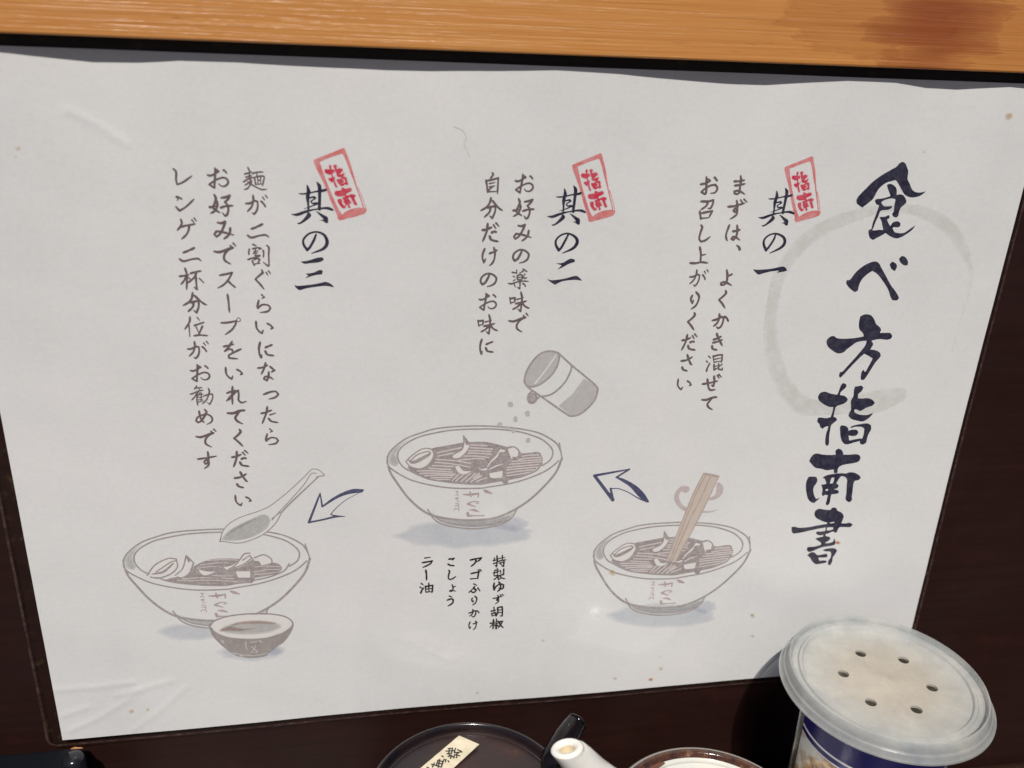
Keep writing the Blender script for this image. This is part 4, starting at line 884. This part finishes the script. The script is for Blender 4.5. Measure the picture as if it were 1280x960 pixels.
# tape strip on the lid, following its top face
m_tape, nt, b = mat('masking_tape', (.62, .55, .40), .55)
n = noise(nt, 200, 3, .6, mapping(nt)); nt.links.new(ramp(nt, n, [(.3, (.56, .49, .35)), (.7, (.68, .61, .46))]), b.inputs['Base Color']); bump(nt, b, n, .2, .0003)
TZ = zt-.0002
def on_lid(px, py, h=0.0):
    d = pixray(px, py)[:, 0]; t = (TZ+h-CAM_H)/d[2]; return Vector((d[0]*t, d[1]*t, TZ+h))
def flat_bits(name, zm, s, w, m, parent, h, dz=.00002):
    bm = bmesh.new(); i = 0
    for st in parse(s):
        P = catmull(np.array([[p[0]/zm.sc+zm.x0, p[1]/zm.sc+zm.y0] for p in st]), False, 4, 50)
        for a, b_ in zip(P[:-1], P[1:]):
            A_ = on_lid(*a, h+dz*.02*(i % 40)); B_ = on_lid(*b_, h+dz*.02*(i % 40)); i += 1
            t = (B_-A_); t.z = 0
            if t.length < 1e-7: continue
            t.normalize(); q = Vector((-t.y, t.x, 0))*w/2; e = t*w*.35
            bm.faces.new([bm.verts.new(v_) for v_ in (A_-q-e, B_-q+e, B_+q+e, A_+q-e)])
    fix(bm); return bm_obj(name, bm, m, parent)
bm = bmesh.new()
q = [on_lid(574, 919.7), on_lid(599, 930.6), on_lid(540, 985), on_lid(505, 978)]
n_ = 14; Lq = [q[0].lerp(q[3], k/n_) for k in range(n_+1)]; Rq = [q[1].lerp(q[2], k/n_) for k in range(n_+1)]
top_ = [[bm.verts.new(p+Vector((0, 0, .0001+.00012*math.sin(k*1.3)**2))) for k, p in enumerate(S_)] for S_ in (Lq, Rq)]
bot_ = [[bm.verts.new(p+Vector((0, 0, -.0001))) for p in S_] for S_ in (Lq, Rq)]
for k in range(n_):
    bm.faces.new((top_[0][k], top_[0][k+1], top_[1][k+1], top_[1][k])); bm.faces.new((top_[0][k], top_[0][k+1], bot_[0][k+1], bot_[0][k])); bm.faces.new((top_[1][k], top_[1][k+1], bot_[1][k+1], bot_[1][k]))
bm.faces.new((top_[0][0], top_[1][0], bot_[1][0], bot_[0][0])); fix(bm)
tape = bm_obj('name_tape', bm, m_tape, bpl)
m_mk, nt, b = mat('marker_ink', (.02, .018, .02), .5)
TB = Z(460, 890, 6.4)
flat_bits('tape_lettering', TB, "640,292 676,288 668,330 632,332;652,290 646,330;622,312 690,308;700,290 690,318 722,330;715,300 745,312;690,325 752,318;648,340 690,362;640,355 668,348;700,340 735,350;712,322 708,365;668,345 660,372;692,340 686,366;"
  "590,350 602,358;612,376 600,392;560,384 546,428 586,440 600,398 560,384;574,378 562,442;552,408 596,416;640,388 648,398;625,378 618,398;508,418 560,430;515,440 530,408;470,440 486,446", .00042, m_mk, tape, .0004)
# dark spout rising towards the wall
m0 = at(694, 944, .034); m1 = at(706, 924, .030); m2 = at(715, 911, .0265); m3 = at(721, 903, .025)
bm = bmesh.new(); base_ = Vector((pc_.x+BR_R*.7, pc_.y+.008, zt-.035))
tube(bm, [base_, m0.lerp(base_, .5)+Vector((.004, 0, -.002)), m0, m1, m2, m3], [.0075, .0052, .0044, .0040, .0037, .0033], 28, True, False)
fix(bm); bm_obj('spout', bm, m_sp, bp, smooth=True)
bm = bmesh.new(); dirv = (m3-m1).normalized()
ax_a = dirv.cross(Vector((0, 1, 0.01))).normalized(); ax_b = dirv.cross(ax_a)
def ringlip(bm, c, dv, a, b_, r0, r1, depth, seg=28):
    prof = [(r1, 0), (r1+.0001, .0003), (r1*.96, .0006), (r1*.86, .0009), ((r0+r1)/2, .0009), (r0*1.1, .0006), (r0, .0), (r0*.97, -.0006), (r0*.9, -depth), (0, -depth)]
    rings = []
    for r, h in prof:
        rings.append([bm.verts.new(c+dv*h+(a*math.cos(6.2832*k/seg)+b_*math.sin(6.2832*k/seg))*r) for k in range(seg)] if r > 0 else [bm.verts.new(c+dv*h)])
    for A_, B_ in zip(rings[:-1], rings[1:]):
        for k in range(seg):
            l = (k+1) % seg
            if len(B_) == 1: bm.faces.new((A_[k], A_[l], B_[0]))
            else: bm.faces.new((A_[k], A_[l], B_[l], B_[k]))
ringlip(bm, m3, dirv, ax_a, ax_b, .0021, .0033, .004); fix(bm); bm_obj('spout_lip', bm, m_sp, bp, smooth=True)

# ---- white pot with a rust-brown rim
pw = at(893, 1034, .057); zw = pw.z; WR = .0328
wp = pot('sauce_pot', 'cream white glazed pot with a rust brown rim and a short white spout', pw.x, pw.y, zw, WR, m_wh, m_rst, m_wh)
bm = bmesh.new()
lathe(bm, smooth_prof([(WR*.93, -.0030), (WR*.995, -.0022), (WR*1.0, -.0008), (WR*.975, .0001), (WR*.955, .0002)], 5), (pw.x, pw.y, zw), 128); fix(bm)
wl = bm_obj('pot_lid', bm, m_gl, wp, smooth=True)
bm = bmesh.new(); lathe(bm, smooth_prof([(WR*.962, .00005), (WR*.940, .0005), (WR*.905, .0004), (WR*.885, -.0004), (WR*.872, -.0010)], 5), (pw.x, pw.y, zw), 128); fix(bm)
bm_obj('lid_rim', bm, m_rst, wl, smooth=True)
bm = bmesh.new(); lathe(bm, smooth_prof([(WR*.885, -.0006), (WR*.86, -.0014), (WR*.82, -.0014), (WR*.80, -.0009), (WR*.775, -.0013), (WR*.74, -.0017), (WR*.66, -.0014)], 5)+[(WR*.66*k/12, -.0014+math.sqrt(.042**2-(WR*.66*k/12)**2)-math.sqrt(.042**2-(WR*.66)**2)) for k in range(11, -1, -1)], (pw.x, pw.y, zw), 128); fix(bm)  # domed middle added to mirror a sun glint into the film
bm_obj('lid_top', bm, m_wh, wl, smooth=True)
bm = bmesh.new(); lathe(bm, smooth_prof([(.0040, -.001), (.0036, .0022), (.0046, .0052), (.0040, .0070), (.002, .0078), (0, .0080)], 5), (pw.x, pw.y, zw+.0030), 48); fix(bm)
bm_obj('lid_knob', bm, m_wh, wl, smooth=True)
# brown brush dab on the lid
m_dab, nt, b = glaze('brown_dab_glaze', (.11, .04, .02), .1)
TZ = zw-.0008
bm = bmesh.new(); pts_ = [on_lid(816+dx, 958+dy, .0004) for dx, dy in ((-7, 5), (-2, 0), (6, -4), (13, -6), (16, -4), (9, 1), (1, 7), (-5, 9))]
bm.faces.new([bm.verts.new(p) for p in pts_]); bm_obj('glaze_dab', bm, m_dab, wl)
# spout, mouth at upper left
s3 = at(709, 937, .064); s2 = at(724, 951, .063); s1 = at(745, 971, .062); s0 = at(806, 1028, .060)
bm = bmesh.new(); cv = catmull(np.array([list(s0), list(s1.lerp(s0, .5)+Vector((.0004, 0, .0004))), list(s1), list(s2), list(s3)]), False, 6, 90)
rr_ = np.interp(np.linspace(0, 1, len(cv)), [0, .3, .55, .8, 1], [.0072, .0058, .0050, .0047, .0044])
tube(bm, [Vector(p) for p in cv if (Vector(p)-s3).length > .0040], [q for p, q in zip(cv, rr_) if (Vector(p)-s3).length > .0040], 36, True, False); fix(bm); bm_obj('spout', bm, m_sw, wp, smooth=True)
dv = (s3-s2).normalized(); mouth_n = (dv*.35+Vector((0, .32, .85))).normalized()
aa = mouth_n.cross(Vector((0, 1, .01))).normalized(); bb = mouth_n.cross(aa)
bm = bmesh.new(); ringlip(bm, s3, mouth_n, aa, bb, .0022, .00440, .0035, 36)
da = dv.cross(Vector((0, 1, .01))).normalized(); db = dv.cross(da); col_ = []
for f_ in (0, .25, .5, .75, 1):
    c_ = (s3-dv*.0052).lerp(s3, f_); a_ = da.lerp(aa, f_**1.5); b_ = db.lerp(bb, f_**1.5)
    col_.append([bm.verts.new(c_+(a_*math.cos(6.2832*k/36)+b_*math.sin(6.2832*k/36))*(.00462-.0002*f_)) for k in range(36)])
for A_, B_ in zip(col_[:-1], col_[1:]):
    for k in range(36): bm.faces.new((A_[k], A_[(k+1) % 36], B_[(k+1) % 36], B_[k]))
bmesh.ops.remove_doubles(bm, verts=bm.verts, dist=.00005); fix(bm)
lp = bm_obj('spout_lip', bm, m_sw, wp, smooth=True)
bm = bmesh.new(); tube(bm, [s3-mouth_n*.0002, s3-mouth_n*.0033], [.00215, .0017], 28, False, True); fix(bm); bm_obj('spout_bore', bm, m_wi, wp, smooth=True)

# ---- black lacquered box at lower left
m_bk, nt, b = mat('black_lacquer', (.004, .005, .008), .5, Specular_IOR_Level=.15)
bz = at(40, 938, .0045).z-.0002; bx1 = at(97, 948, .02).x
bxo = thing('condiment_box', 'black lacquered box standing at the lower left corner of the sheet', 'box', (bx1-.04, WALL-.03, 0))
bm = bmesh.new(); box(bm, bx1-.09, bx1-.0035, WALL-.060, WALL-.0045, 0, bz, .0012, 3); fix(bm); bm_obj('box_body', bm, m_bk, bxo)
m_bk2, nt, b = mat('worn_black_lacquer', (.010, .011, .015), .18)
bm = bmesh.new(); pk = at(92, 950, .010); tube(bm, [(pk.x, pk.y, 0), (pk.x, pk.y, pk.z+.0005), (pk.x, pk.y, pk.z+.0016), (pk.x, pk.y, pk.z+.0018)], [.0034, .0034, .0026, .0008], 28); fix(bm)
bm_obj('corner_post', bm, m_bk2, bxo, smooth=True)
m_ch, nt, b = mat('chipped_wood', (.38, .16, .05), .6)
cp = at(96, 936.5, .004); bm = bmesh.new(); bmesh.ops.create_icosphere(bm, subdivisions=2, radius=.0014, matrix=Matrix.Translation(cp) @ Matrix.Diagonal((1.4, .5, .45, 1)))
for v_ in bm.verts: v_.co += Vector((random.uniform(-1, 1), random.uniform(-1, 1), random.uniform(-1, 1)))*.0002
bm_obj('food_crumb', bm, m_ch).update_tag()
o = D.objects['food_crumb']; o['label'] = 'tiny orange crumb stuck under the lower left corner of the sheet'; o['category'] = 'crumb'
